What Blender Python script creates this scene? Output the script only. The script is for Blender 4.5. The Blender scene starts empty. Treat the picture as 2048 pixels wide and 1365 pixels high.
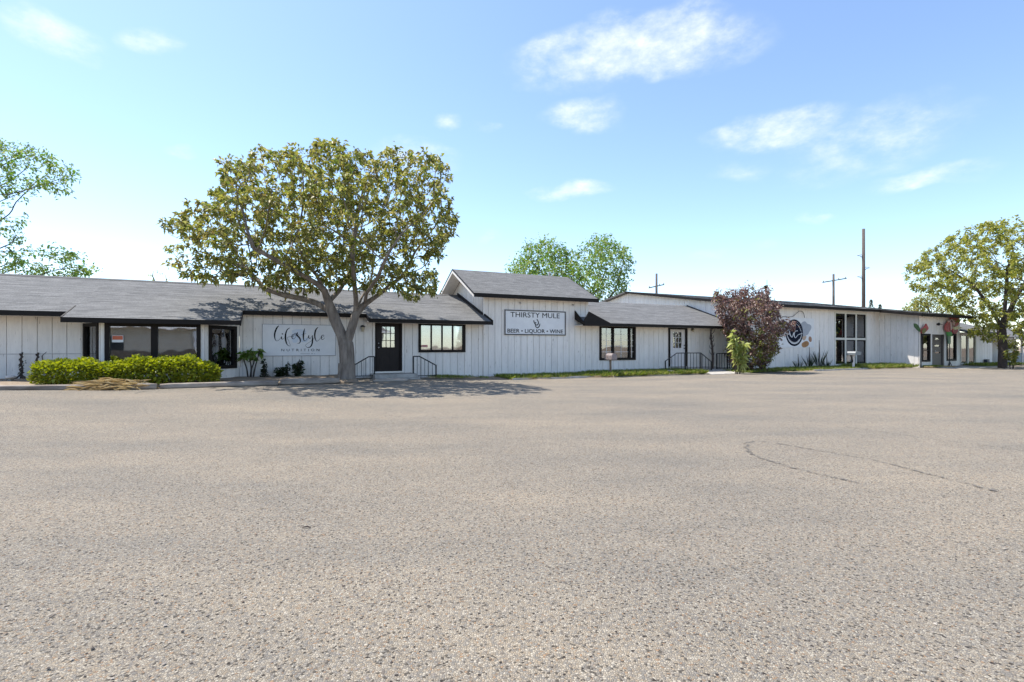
import bpy, bmesh, math, random
import numpy as np
from mathutils import Vector, Matrix, noise as mnoise
R = math.radians
random.seed(7); RNG = np.random.default_rng(11)
SC = bpy.context.scene
COL = SC.collection
# ------------------------------------------------------------------ camera
CAM_H = 1.29
cd = bpy.data.cameras.new('camera'); cam = bpy.data.objects.new('camera', cd); COL.objects.link(cam)
cam.location = (0, 0, CAM_H); cam.rotation_euler = (R(90), 0, 0)
cd.sensor_width = 36; cd.lens = 36*1000/2048; cd.shift_y = (694-682.5)/2048
cd.clip_start = .05; cd.clip_end = 3000
SC.camera = cam
# ------------------------------------------------------------------ sun, sky, exposure
SUN_EL = R(64); SUN_H = Vector((-.92, .39)).normalized()          # horizontal direction towards the sun
SUN_V = Vector((SUN_H.x*math.cos(SUN_EL), SUN_H.y*math.cos(SUN_EL), math.sin(SUN_EL)))
sd = bpy.data.lights.new('sun', 'SUN'); sd.energy = 3.5; sd.angle = R(.53); sd.color = (1, .955, .88)
sun = bpy.data.objects.new('sun', sd); COL.objects.link(sun)
sun.rotation_euler = SUN_V.to_track_quat('Z', 'Y').to_euler(); sun.location = SUN_V*60
SC.view_settings.view_transform = 'Standard'; SC.view_settings.look = 'None'
SC.view_settings.exposure = 1.2; SC.view_settings.gamma = 1; SC.view_settings.use_curve_mapping = False

def make_world():
    w = bpy.data.worlds.new('World'); SC.world = w; w.use_nodes = True
    nt = w.node_tree; nt.nodes.clear(); N = nt.nodes.new; L = nt.links.new
    out = N('ShaderNodeOutputWorld'); bg = N('ShaderNodeBackground'); bg.inputs[1].default_value = .13
    sky = N('ShaderNodeTexSky'); sky.sky_type = 'NISHITA'; sky.sun_disc = False
    sky.sun_elevation = SUN_EL; sky.sun_rotation = math.atan2(SUN_H.x, SUN_H.y)
    sky.altitude = 1100; sky.air_density = 1.0; sky.dust_density = .9; sky.ozone_density = 1.5
    tc = N('ShaderNodeTexCoord')
    def vm(op, a, b):
        n = N('ShaderNodeVectorMath'); n.operation = op; L(a, n.inputs[0])
        if isinstance(b, tuple): n.inputs[1].default_value = b
        else: L(b, n.inputs[1])
        return n
    def mt(op, a, b=None, c=None, clamp=False):
        n = N('ShaderNodeMath'); n.operation = op; n.use_clamp = clamp
        for i, v in enumerate((a, b, c)):
            if v is None: continue
            if isinstance(v, (int, float)): n.inputs[i].default_value = v
            else: L(v, n.inputs[i])
        return n.outputs[0]
    d = tc.outputs['Generated']
    # each cloud: a direction, half widths (in tangents) and a density
    px = lambda x, y: Vector(((x-1024)/1000, 1, (694-y)/1000)).normalized()
    clouds = [((1270, 95), .25, .060, .95), ((1375, 72), .10, .055, .9), ((1110, 105), .09, .035, .7), ((1170, 232), .085, .042, .8), ((1545, 255), .125, .042, .9),
              ((1750, 268), .15, .050, .55), ((1690, 328), .11, .03, .4), ((1490, 342), .06, .02, .35), ((1850, 358), .085, .026, .7), ((1150, 376), .09, .026, .9),
              ((118, 58), .058, .036, .8), ((300, 76), .048, .026, .75), ((905, 242), .035, .018, .6), ((350, 292), .028, .014, .5), ((840, 320), .10, .04, .7),
              ((1633, 437), .03, .012, .6), ((985, 480), .03, .013, .35), ((1430, 510), .05, .014, .3), ((978, 257), .025, .012, .4), ((1540, 492), .035, .012, .3)]
    dirs = [(px(*c[0]), c[1], c[2], c[3]) for c in clouds]
    rs = random.Random(3)
    for k in range(22):                                            # the same fair-weather clouds over the rest of the sky
        az = rs.uniform(.3*math.pi, 1.7*math.pi); el = rs.uniform(R(8), R(60))
        v = Vector((math.sin(az)*math.cos(el), math.cos(az)*math.cos(el), math.sin(el)))
        if v.y > .45: continue
        dirs.append((v, rs.uniform(.08, .25), rs.uniform(.03, .06), rs.uniform(.5, .9)))
    nz = N('ShaderNodeTexNoise'); nz.inputs['Scale'].default_value = 7; nz.inputs['Detail'].default_value = 6
    mp = N('ShaderNodeMapping'); mp.inputs['Scale'].default_value = (1, 1, 1.9); L(d, mp.inputs[0]); L(mp.outputs[0], nz.inputs['Vector'])
    off = vm('SCALE', vm('SUBTRACT', nz.outputs['Color'], (.5, .5, .5)).outputs[0], (0, 0, 0)); off.inputs['Scale'].default_value = .09
    dd = vm('ADD', d, off.outputs[0]).outputs[0]
    total = None
    for v, ra, rb, den in dirs:
        right = Vector((v.y, -v.x, 0)).normalized(); up = right.cross(v).normalized()
        cdot = mt('MAXIMUM', vm('DOT_PRODUCT', dd, tuple(v)).outputs['Value'], .05)
        a = mt('DIVIDE', vm('DOT_PRODUCT', dd, tuple(right/ra)).outputs['Value'], cdot)
        b = mt('DIVIDE', vm('DOT_PRODUCT', dd, tuple(up/rb)).outputs['Value'], cdot)
        r2 = mt('ADD', mt('MULTIPLY', a, a), mt('MULTIPLY', b, b))
        m = mt('MULTIPLY', mt('SUBTRACT', 1, r2, clamp=True), den)
        total = m if total is None else mt('MAXIMUM', total, m)
    n2 = N('ShaderNodeTexNoise'); n2.inputs['Scale'].default_value = 19; n2.inputs['Detail'].default_value = 8; n2.inputs['Roughness'].default_value = .62
    L(mp.outputs[0], n2.inputs['Vector'])
    fluff = mt('MULTIPLY', mt('SUBTRACT', n2.outputs[0], .47), 2.3)
    mask = mt('MULTIPLY', mt('ADD', total, mt('MULTIPLY', fluff, mt('MULTIPLY', total, 2.2, clamp=True))), .68, clamp=True)
    mask = mt('SMOOTHSTEP', mask, 0, 1) if False else mt('POWER', mask, 1.7)
    cl = N('ShaderNodeMix'); cl.data_type = 'RGBA'
    cl.inputs['B'].default_value = (4.0, 4.2, 4.5, 1)
    L(mt('MULTIPLY', mask, .95, clamp=True), cl.inputs['Factor']); L(sky.outputs[0], cl.inputs['A'])
    L(cl.outputs['Result'], bg.inputs[0]); L(bg.outputs[0], out.inputs[0])
make_world()

# ------------------------------------------------------------------ frame of the building: x along the facade, y to the back
ANG = math.atan2(1000, 2076); CU, SU = math.cos(ANG), math.sin(ANG)
P0 = Vector((-1.556, 20.48, 0))
def W(s, n, z=0.0): return Vector((P0.x+s*CU-n*SU, P0.y+s*SU+n*CU, z))
def SN(x, y): dx, dy = x-P0.x, y-P0.y; return dx*CU+dy*SU, -dx*SU+dy*CU
def sstep(a, b, x):
    t = np.clip((x-a)/(b-a), 0, 1); return t*t*(3-2*t)
def zg(x, y):                                                      # height of the lot: it rises a little towards the left end
    s = (x-P0.x)*CU+(y-P0.y)*SU; n = -(x-P0.x)*SU+(y-P0.y)*CU
    h = np.interp(s, [-40, -14, -10.5, -5, -3, 1], [.29, .255, .155, .145, .12, 0])
    return h*sstep(-11, -4, n)
def zgs(s, n): p = W(s, n); return float(zg(p.x, p.y))

# ------------------------------------------------------------------ materials
MATS = {}
def mat(name, base=(.5, .5, .5), rough=.7, metal=0, spec=.5, var=0, scale=4, bump=0, bscale=60, col2=None, objrand=0, coords='Object', detail=4, aniso=None, fac=(.35, .65)):
    if name in MATS: return MATS[name]
    m = bpy.data.materials.new(name); MATS[name] = m; m.use_nodes = True
    nt = m.node_tree; b = nt.nodes['Principled BSDF']; N = nt.nodes.new; L = nt.links.new
    b.inputs['Roughness'].default_value = rough; b.inputs['Metallic'].default_value = metal; b.inputs['Specular IOR Level'].default_value = spec
    b.inputs['Base Color'].default_value = (*base, 1)
    tc = N('ShaderNodeTexCoord'); vec = tc.outputs[coords]
    if aniso:
        mp = N('ShaderNodeMapping'); mp.inputs['Scale'].default_value = aniso; L(vec, mp.inputs[0]); vec = mp.outputs[0]
    cur = None
    if col2 or var:
        nz = N('ShaderNodeTexNoise'); nz.inputs['Scale'].default_value = scale; nz.inputs['Detail'].default_value = detail; nz.inputs['Roughness'].default_value = .6; L(vec, nz.inputs['Vector'])
        rp = N('ShaderNodeValToRGB'); rp.color_ramp.elements[0].position = fac[0]; rp.color_ramp.elements[1].position = fac[1]
        c2 = col2 or tuple(c*(1-var) for c in base)
        rp.color_ramp.elements[0].color = (*c2, 1); rp.color_ramp.elements[1].color = (*base, 1)
        L(nz.outputs[0], rp.inputs[0]); cur = rp.outputs[0]
    if objrand:
        oi = N('ShaderNodeObjectInfo'); h = N('ShaderNodeHueSaturation'); mr = N('ShaderNodeMapRange')
        mr.inputs['To Min'].default_value = 1-objrand; mr.inputs['To Max'].default_value = 1+objrand*.5
        L(oi.outputs['Random'], mr.inputs[0]); L(mr.outputs[0], h.inputs['Value'])
        if cur: L(cur, h.inputs['Color'])
        else: h.inputs['Color'].default_value = (*base, 1)
        cur = h.outputs[0]
    if cur: L(cur, b.inputs['Base Color'])
    if bump:
        n2 = N('ShaderNodeTexNoise'); n2.inputs['Scale'].default_value = bscale; n2.inputs['Detail'].default_value = 3; L(vec, n2.inputs['Vector'])
        bp = N('ShaderNodeBump'); bp.inputs['Strength'].default_value = bump; bp.inputs['Distance'].default_value = .01; L(n2.outputs[0], bp.inputs['Height']); L(bp.outputs[0], b.inputs['Normal'])
    return m

def mat_paint():
    m = bpy.data.materials.new('weathered_white_paint'); MATS['paint'] = m; m.use_nodes = True
    nt = m.node_tree; b = nt.nodes['Principled BSDF']; N = nt.nodes.new; L = nt.links.new
    b.inputs['Roughness'].default_value = .62; b.inputs['Specular IOR Level'].default_value = .3
    geo = N('ShaderNodeNewGeometry'); oi = N('ShaderNodeObjectInfo')
    mp = N('ShaderNodeMapping'); mp.inputs['Scale'].default_value = (1, 1, .16); L(geo.outputs['Position'], mp.inputs[0])
    nz = N('ShaderNodeTexNoise'); nz.inputs['Scale'].default_value = 9; nz.inputs['Detail'].default_value = 7; nz.inputs['Roughness'].default_value = .7; L(mp.outputs[0], nz.inputs['Vector'])
    r1 = N('ShaderNodeValToRGB'); e = r1.color_ramp.elements
    e[0].position = .28; e[0].color = (.74, .69, .635, 1); e[1].position = .58; e[1].color = (.865, .81, .745, 1)
    L(nz.outputs[0], r1.inputs[0])
    # worn spots where the wood shows
    n2 = N('ShaderNodeTexNoise'); n2.inputs['Scale'].default_value = 26; n2.inputs['Detail'].default_value = 5; L(mp.outputs[0], n2.inputs['Vector'])
    r2 = N('ShaderNodeValToRGB'); r2.color_ramp.elements[0].position = .66; r2.color_ramp.elements[1].position = .74; L(n2.outputs[0], r2.inputs[0])
    mx = N('ShaderNodeMix'); mx.data_type = 'RGBA'; mx.inputs['B'].default_value = (.36, .30, .25, 1)
    L(r2.outputs[0], mx.inputs['Factor']); L(r1.outputs[0], mx.inputs['A'])
    h = N('ShaderNodeHueSaturation'); mr = N('ShaderNodeMapRange'); mr.inputs['To Min'].default_value = .94; mr.inputs['To Max'].default_value = 1.03
    L(oi.outputs['Random'], mr.inputs[0]); L(mr.outputs[0], h.inputs['Value']); L(mx.outputs['Result'], h.inputs['Color'])
    L(h.outputs[0], b.inputs['Base Color'])
    bp = N('ShaderNodeBump'); bp.inputs['Strength'].default_value = .25; bp.inputs['Distance'].default_value = .006; L(n2.outputs[0], bp.inputs['Height']); L(bp.outputs[0], b.inputs['Normal'])
    return m
PAINT = mat_paint()
SHEATH = mat('sheathing', (.50, .47, .44), .8, var=.4, scale=8)
BLACK = mat('dark_trim_paint', (.016, .012, .010), .6, spec=.2, var=.3, scale=6, bump=.1)
CREAM = mat('cream_trim_paint', (.74, .71, .62), .55, var=.12, scale=8)
BROWN = mat('dark_brown_door_paint', (.020, .013, .011), .5, spec=.25, var=.25, scale=5)
DOORW = mat('white_door_paint', (.78, .74, .72), .45, var=.08)
WHITE = mat('white_vinyl', (.80, .80, .79), .4, var=.06, scale=3)
BLIND = mat('white_blind', (.70, .71, .72), .6, var=.1, scale=2)
SIGNW = mat('sign_white', (.80, .79, .78), .45, var=.07, scale=3)
INK = mat('black_lettering', (.008, .008, .009), .7, spec=.15)
IRON = mat('black_iron', (.014, .014, .016), .45, metal=.3, bump=.1)
STEEL = mat('brushed_metal', (.55, .55, .56), .35, metal=.9)
CONC = mat('concrete', (.46, .43, .39), .9, var=.35, scale=5, bump=.4, bscale=40)
ROOM = mat('interior_wall', (.55, .52, .48), .9, var=.2, scale=1)
CURT = mat('dark_curtain', (.10, .06, .05), .9, col2=(.03, .02, .02), scale=14, aniso=(1, 1, .02))
WOODT = mat('weathered_timber', (.38, .33, .28), .9, col2=(.16, .125, .10), scale=6, bump=.6, bscale=22, aniso=(.25, 1, 1))
SOIL = mat('dry_soil', (.30, .23, .16), .95, col2=(.17, .125, .085), scale=9, bump=.8, bscale=30, detail=6)
POLE = mat('utility_pole_wood', (.12, .095, .08), .9, var=.3, scale=5)
ROCK = mat('rock', (.36, .32, .28), .9, col2=(.16, .14, .12), scale=10, bump=.7, bscale=18)

def mat_shingle():
    m = bpy.data.materials.new('asphalt_shingle'); m.use_nodes = True
    nt = m.node_tree; b = nt.nodes['Principled BSDF']; N = nt.nodes.new; L = nt.links.new
    b.inputs['Roughness'].default_value = .92; b.inputs['Specular IOR Level'].default_value = .25
    tc = N('ShaderNodeTexCoord')
    br = N('ShaderNodeTexBrick'); br.offset = .37; br.inputs['Scale'].default_value = 1; br.inputs['Brick Width'].default_value = .26; br.inputs['Row Height'].default_value = .145
    br.inputs['Mortar Size'].default_value = .004; br.inputs['Bias'].default_value = 0
    br.inputs['Color1'].default_value = (.130, .129, .127, 1); br.inputs['Color2'].default_value = (.165, .163, .160, 1); br.inputs['Mortar'].default_value = (.115, .114, .112, 1)
    L(tc.outputs['UV'], br.inputs['Vector'])
    nz = N('ShaderNodeTexNoise'); nz.inputs['Scale'].default_value = 3.2; nz.inputs['Detail'].default_value = 8; nz.inputs['Roughness'].default_value = .8; L(tc.outputs['UV'], nz.inputs['Vector'])
    mr = N('ShaderNodeMapRange'); mr.inputs['To Min'].default_value = .62; mr.inputs['To Max'].default_value = 1.4; L(nz.outputs[0], mr.inputs[0])
    n3 = N('ShaderNodeTexNoise'); n3.inputs['Scale'].default_value = 26; n3.inputs['Detail'].default_value = 2; L(tc.outputs['UV'], n3.inputs['Vector'])
    m3 = N('ShaderNodeMapRange'); m3.inputs['To Min'].default_value = .45; m3.inputs['To Max'].default_value = 1.55; L(n3.outputs[0], m3.inputs[0])
    mu = N('ShaderNodeMath'); mu.operation = 'MULTIPLY'; L(mr.outputs[0], mu.inputs[0]); L(m3.outputs[0], mu.inputs[1])
    h = N('ShaderNodeHueSaturation'); L(mu.outputs[0], h.inputs['Value']); L(br.outputs[0], h.inputs['Color']); L(h.outputs[0], b.inputs['Base Color'])
    bp = N('ShaderNodeBump'); bp.inputs['Strength'].default_value = .5; bp.inputs['Distance'].default_value = .008; L(n3.outputs[0], bp.inputs['Height']); L(bp.outputs[0], b.inputs['Normal'])
    return m
SHINGLE = mat_shingle()

def mat_glass():
    m = bpy.data.materials.new('window_glass'); m.use_nodes = True
    nt = m.node_tree; nt.nodes.clear(); N = nt.nodes.new; L = nt.links.new
    o = N('ShaderNodeOutputMaterial'); mx = N('ShaderNodeMixShader'); tr = N('ShaderNodeBsdfTransparent'); gl = N('ShaderNodeBsdfGlossy')
    tr.inputs[0].default_value = (.80, .84, .84, 1); gl.inputs['Roughness'].default_value = .02; gl.inputs[0].default_value = (.95, .97, 1, 1)
    fr = N('ShaderNodeFresnel'); fr.inputs['IOR'].default_value = 3.0
    nz = N('ShaderNodeTexNoise'); nz.inputs['Scale'].default_value = 1.1; tc = N('ShaderNodeTexCoord'); L(tc.outputs['Object'], nz.inputs['Vector'])
    bp = N('ShaderNodeBump'); bp.inputs['Strength'].default_value = .06; bp.inputs['Distance'].default_value = .05; L(nz.outputs[0], bp.inputs['Height']); L(bp.outputs[0], gl.inputs['Normal'])
    L(fr.outputs[0], mx.inputs[0]); L(tr.outputs[0], mx.inputs[1]); L(gl.outputs[0], mx.inputs[2]); L(mx.outputs[0], o.inputs[0])
    return m
GLASS = mat_glass()

def mat_gravel(name, dark=False):
    m = bpy.data.materials.new(name); m.use_nodes = True
    nt = m.node_tree; b = nt.nodes['Principled BSDF']; N = nt.nodes.new; L = nt.links.new
    b.inputs['Roughness'].default_value = .9; b.inputs['Specular IOR Level'].default_value = .25
    geo = N('ShaderNodeNewGeometry'); pos = geo.outputs['Position']
    wn = N('ShaderNodeTexNoise'); wn.inputs['Scale'].default_value = 60; L(pos, wn.inputs['Vector'])
    wv = N('ShaderNodeVectorMath'); wv.operation = 'MULTIPLY_ADD'; L(wn.outputs['Color'], wv.inputs[0]); wv.inputs[1].default_value = (.012, .012, 0); L(pos, wv.inputs[2])
    def vor(scale, feat, rnd=1):
        v = N('ShaderNodeTexVoronoi'); v.voronoi_dimensions = '2D'; v.feature = feat; v.inputs['Scale'].default_value = scale; v.inputs['Randomness'].default_value = rnd
        L(wv.outputs[0], v.inputs['Vector']); return v
    v1 = vor(98, 'F1'); ve = vor(98, 'DISTANCE_TO_EDGE'); v2 = vor(27, 'F1')
    ramp = N('ShaderNodeValToRGB'); sep = N('ShaderNodeSeparateColor'); L(v1.outputs['Color'], sep.inputs[0])
    ramp.color_ramp.interpolation = 'CONSTANT'
    K_ = .665
    cols = [(0, (.40, .345, .285)), (.16, (.47, .41, .345)), (.32, (.36, .325, .295)), (.47, (.52, .465, .40)), (.6, (.305, .285, .27)), (.7, (.43, .355, .28)), (.8, (.57, .52, .46)), (.87, (.12, .105, .09)), (.93, (.24, .21, .19)), (.965, (.41, .28, .19))]
    el = ramp.color_ramp.elements
    while len(el) < len(cols): el.new(.5)
    for e_, (p, c) in zip(el, cols): e_.position = p; e_.color = (c[0]*K_*1.0, c[1]*K_*.995, c[2]*K_*.925, 1)
    L(sep.outputs[0], ramp.inputs[0])
    # binder between the stones
    r2 = N('ShaderNodeMapRange'); r2.inputs['From Max'].default_value = .12; L(ve.outputs['Distance'], r2.inputs[0])
    mx = N('ShaderNodeMix'); mx.data_type = 'RGBA'; mx.inputs['A'].default_value = (.115, .105, .095, 1); L(r2.outputs[0], mx.inputs['Factor']); L(ramp.outputs[0], mx.inputs['B'])
    # pits where a stone came out
    sp = N('ShaderNodeSeparateColor'); L(v2.outputs['Color'], sp.inputs[0])
    th = N('ShaderNodeMath'); th.operation = 'LESS_THAN'; L(sp.outputs[1], th.inputs[0]); th.inputs[1].default_value = .27
    sz = N('ShaderNodeMapRange'); L(sp.outputs[0], sz.inputs[0]); sz.inputs['To Min'].default_value = .02; sz.inputs['To Max'].default_value = .20
    near = N('ShaderNodeMath'); near.operation = 'LESS_THAN'; L(v2.outputs['Distance'], near.inputs[0]); L(sz.outputs[0], near.inputs[1])
    pit = N('ShaderNodeMath'); pit.operation = 'MULTIPLY'; L(th.outputs[0], pit.inputs[0]); L(near.outputs[0], pit.inputs[1])
    m2 = N('ShaderNodeMix'); m2.data_type = 'RGBA'; m2.inputs['B'].default_value = (.04, .033, .029, 1); L(pit.outputs[0], m2.inputs['Factor']); L(mx.outputs['Result'], m2.inputs['A'])
    # broad patches of wear, streaks along the traffic
    mp = N('ShaderNodeMapping'); mp.inputs['Scale'].default_value = (.28, .75, 1); mp.inputs['Rotation'].default_value = (0, 0, -.1); L(pos, mp.inputs[0])
    n1 = N('ShaderNodeTexNoise'); n1.inputs['Scale'].default_value = .9; n1.inputs['Detail'].default_value = 6; n1.inputs['Roughness'].default_value = .62; L(mp.outputs[0], n1.inputs['Vector'])
    rr = N('ShaderNodeValToRGB'); rr.color_ramp.elements[0].position = .33; rr.color_ramp.elements[1].position = .66
    rr.color_ramp.elements[0].color = (.77, .78, .80, 1); rr.color_ramp.elements[1].color = (1.10, 1.05, .985, 1); L(n1.outputs[0], rr.inputs[0])
    m3 = N('ShaderNodeMix'); m3.data_type = 'RGBA'; m3.blend_type = 'MULTIPLY'; m3.inputs['Factor'].default_value = 1; L(m2.outputs['Result'], m3.inputs['A']); L(rr.outputs[0], m3.inputs['B'])
    last = m3.outputs['Result']
    if dark:
        m4 = N('ShaderNodeMix'); m4.data_type = 'RGBA'; m4.inputs['Factor'].default_value = .5; m4.inputs['B'].default_value = (.10, .10, .105, 1); L(last, m4.inputs['A']); last = m4.outputs['Result']
    L(last, b.inputs['Base Color'])
    hh = N('ShaderNodeMath'); hh.operation = 'MULTIPLY_ADD'; L(pit.outputs[0], hh.inputs[0]); hh.inputs[1].default_value = -1.2
    sq = N('ShaderNodeMath'); sq.operation = 'MINIMUM'; L(ve.outputs['Distance'], sq.inputs[0]); sq.inputs[1].default_value = .3
    sm = N('ShaderNodeMath'); sm.operation = 'MULTIPLY_ADD'; L(sq.outputs[0], sm.inputs[0]); sm.inputs[1].default_value = 2.2; L(sep.outputs[2], sm.inputs[2])
    L(sm.outputs[0], hh.inputs[2])
    bp = N('ShaderNodeBump'); bp.inputs['Strength'].default_value = .75; bp.inputs['Distance'].default_value = .006; L(hh.outputs[0], bp.inputs['Height']); L(bp.outputs[0], b.inputs['Normal'])
    if dark:                                                      # ragged edge of the tar line
        tr = N('ShaderNodeBsdfTransparent'); ms = N('ShaderNodeMixShader'); o = nt.nodes['Material Output']
        uv = N('ShaderNodeUVMap'); su = N('ShaderNodeSeparateXYZ'); L(uv.outputs[0], su.inputs[0])
        e1 = N('ShaderNodeMath'); e1.operation = 'SUBTRACT'; L(su.outputs[1], e1.inputs[0]); e1.inputs[1].default_value = .5
        e2 = N('ShaderNodeMath'); e2.operation = 'ABSOLUTE'; L(e1.outputs[0], e2.inputs[0])
        nn = N('ShaderNodeTexNoise'); nn.inputs['Scale'].default_value = 22; nn.inputs['Detail'].default_value = 5; L(pos, nn.inputs['Vector'])
        e3 = N('ShaderNodeMath'); e3.operation = 'MULTIPLY_ADD'; L(nn.outputs[0], e3.inputs[0]); e3.inputs[1].default_value = 1.6; e3.inputs[2].default_value = -.56
        e4 = N('ShaderNodeMath'); e4.operation = 'SUBTRACT'; e4.use_clamp = True; L(e3.outputs[0], e4.inputs[0]); L(e2.outputs[0], e4.inputs[1])
        e5 = N('ShaderNodeMath'); e5.operation = 'MULTIPLY'; e5.use_clamp = True; L(e4.outputs[0], e5.inputs[0]); e5.inputs[1].default_value = 3
        L(e5.outputs[0], ms.inputs[0]); L(tr.outputs[0], ms.inputs[1]); L(b.outputs[0], ms.inputs[2]); L(ms.outputs[0], o.inputs[0])
    return m
GRAVEL = mat_gravel('worn_chip_seal'); TAR = mat_gravel('tar_line', True)

def mat_leaf(name, cols, trans=.35, rough=.5):
    m = bpy.data.materials.new(name); m.use_nodes = True
    nt = m.node_tree; nt.nodes.clear(); N = nt.nodes.new; L = nt.links.new
    o = N('ShaderNodeOutputMaterial'); b = N('ShaderNodeBsdfPrincipled'); t = N('ShaderNodeBsdfTranslucent'); mx = N('ShaderNodeMixShader')
    b.inputs['Roughness'].default_value = rough; b.inputs['Specular IOR Level'].default_value = .4
    g = N('ShaderNodeNewGeometry'); rp = N('ShaderNodeValToRGB'); el = rp.color_ramp.elements
    while len(el) < len(cols): el.new(.5)
    for i, c in enumerate(cols): el[i].position = i/(len(cols)-1); el[i].color = (*c, 1)
    L(g.outputs['Random Per Island'], rp.inputs[0]); L(rp.outputs[0], b.inputs['Base Color'])
    h = N('ShaderNodeHueSaturation'); h.inputs['Value'].default_value = 1.25; h.inputs['Saturation'].default_value = 1.1; L(rp.outputs[0], h.inputs['Color']); L(h.outputs[0], t.inputs[0])
    mx.inputs[0].default_value = trans; L(b.outputs[0], mx.inputs[1]); L(t.outputs[0], mx.inputs[2]); L(mx.outputs[0], o.inputs[0])
    return m
BARK = mat('grey_brown_bark', (.26, .215, .175), .9, col2=(.12, .095, .075), scale=7, bump=.8, bscale=24, aniso=(1, 1, .25))
BARKD = mat('dark_bark', (.075, .055, .045), .9, var=.4, scale=7, bump=.5)
LEAF_OLIVE = mat_leaf('olive_leaves', [(.14, .13, .03), (.25, .25, .055), (.37, .35, .09), (.16, .20, .04), (.50, .46, .18), (.21, .16, .06), (.12, .18, .035), (.33, .34, .08)], .36)
LEAF_YEL = mat_leaf('yellow_green_leaves', [(.24, .26, .045), (.36, .35, .08), (.19, .23, .04), (.44, .40, .11), (.15, .19, .035)], .4)
LEAF_GREEN = mat_leaf('green_leaves', [(.09, .20, .03), (.17, .28, .05), (.26, .30, .09), (.12, .25, .04), (.33, .34, .14)], .42)
LEAF_LIME = mat_leaf('lime_leaves', [(.19, .23, .02), (.31, .34, .03), (.39, .41, .05), (.24, .28, .03), (.11, .14, .02)], .35)
LEAF_PURPLE = mat_leaf('purple_leaves', [(.09, .045, .042), (.19, .10, .09), (.30, .18, .155), (.12, .09, .05), (.46, .33, .28), (.06, .03, .03)], .22, .4)
LEAF_DARK = mat_leaf('dark_green_leaves', [(.018, .03, .012), (.03, .05, .018), (.05, .07, .025), (.025, .03, .02)], .2)
LEAF_PALE = mat_leaf('pale_green_leaves', [(.30, .36, .09), (.46, .48, .18), (.38, .42, .13)], .4)
GRASS = mat_leaf('weed_blades', [(.13, .20, .025), (.22, .29, .04), (.30, .30, .08), (.10, .16, .02), (.34, .30, .14)], .3)
STRAW = mat_leaf('straw', [(.50, .38, .19), (.62, .50, .29), (.38, .27, .14)], .15, .8)

# ------------------------------------------------------------------ mesh helpers
def link(name, me, m=None, parent=None, loc=None):
    o = bpy.data.objects.new(name, me); COL.objects.link(o)
    if m is not None and me is not None and not me.materials: me.materials.append(m)
    if parent is not None: o.parent = parent
    if loc is not None: o.location = loc
    return o
def meta(o, label=None, cat=None, group=None, kind=None):
    if label: o['label'] = label
    if cat: o['category'] = cat
    if group: o['group'] = group
    if kind: o['kind'] = kind
    return o
def empty(name, loc=(0, 0, 0), rz=0, label=None, cat=None, group=None):
    o = bpy.data.objects.new(name, None); COL.objects.link(o); o.location = loc; o.rotation_euler = (0, 0, rz); o.empty_display_size = .2
    return meta(o, label, cat, group)
def mesh(name, V, F, smooth=False):
    me = bpy.data.meshes.new(name); me.from_pydata([tuple(v) for v in V], [], F)
    if smooth: me.polygons.foreach_set('use_smooth', [True]*len(me.polygons))
    me.update(); return me
BOXF = [(0, 1, 2, 3), (7, 6, 5, 4), (0, 4, 5, 1), (1, 5, 6, 2), (2, 6, 7, 3), (3, 7, 4, 0)]
class MB:
    def __init__(self): self.V = []; self.F = []
    def box8(self, c):
        k = len(self.V); self.V += [tuple(p) for p in c]; self.F += [tuple(i+k for i in f) for f in BOXF]; return self
    def box(self, x0, x1, y0, y1, z0, z1):
        return self.box8([(x0, y0, z0), (x0, y1, z0), (x1, y1, z0), (x1, y0, z0), (x0, y0, z1), (x0, y1, z1), (x1, y1, z1), (x1, y0, z1)])
    def prism(self, pts, vec):                                      # polygon swept along vec
        k = len(self.V); n = len(pts); v = Vector(vec)
        self.V += [tuple(p) for p in pts]+[tuple(Vector(p)+v) for p in pts]
        self.F += [tuple(range(k+n-1, k-1, -1)), tuple(range(k+n, k+2*n))]+[(k+i, k+(i+1) % n, k+n+(i+1) % n, k+n+i) for i in range(n)]; return self
    def tube(self, pts, rad, sides=8, cap=True):
        pts = [Vector(p) for p in pts]
        if not isinstance(rad, (list, tuple)): rad = [rad]*len(pts)
        k0 = len(self.V); ref = None
        for i, p in enumerate(pts):
            t = (pts[min(i+1, len(pts)-1)]-pts[max(i-1, 0)])
            t = t.normalized() if t.length > 1e-9 else Vector((0, 0, 1))
            if ref is None: ref = t.orthogonal().normalized()
            ref = (ref-t*ref.dot(t))
            ref = ref.normalized() if ref.length > 1e-6 else t.orthogonal().normalized()
            bi = t.cross(ref)
            for j in range(sides):
                a = 2*math.pi*j/sides; self.V.append(tuple(p+(ref*math.cos(a)+bi*math.sin(a))*rad[i]))
        for i in range(len(pts)-1):
            for j in range(sides):
                a = k0+i*sides+j; b = k0+i*sides+(j+1) % sides; self.F.append((a, b, b+sides, a+sides))
        if cap:
            self.F.append(tuple(k0+j for j in range(sides-1, -1, -1))); e = k0+(len(pts)-1)*sides; self.F.append(tuple(e+j for j in range(sides)))
        return self
    def build(self, name, m, parent=None, smooth=False, loc=None): return link(name, mesh(name, self.V, self.F, smooth), m, parent, loc)
UNIT = MB().box(-.5, .5, -.5, .5, -.5, .5)
BOARD_ME = mesh('board', UNIT.V, UNIT.F); BOARD_ME.materials.append(PAINT)

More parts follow.
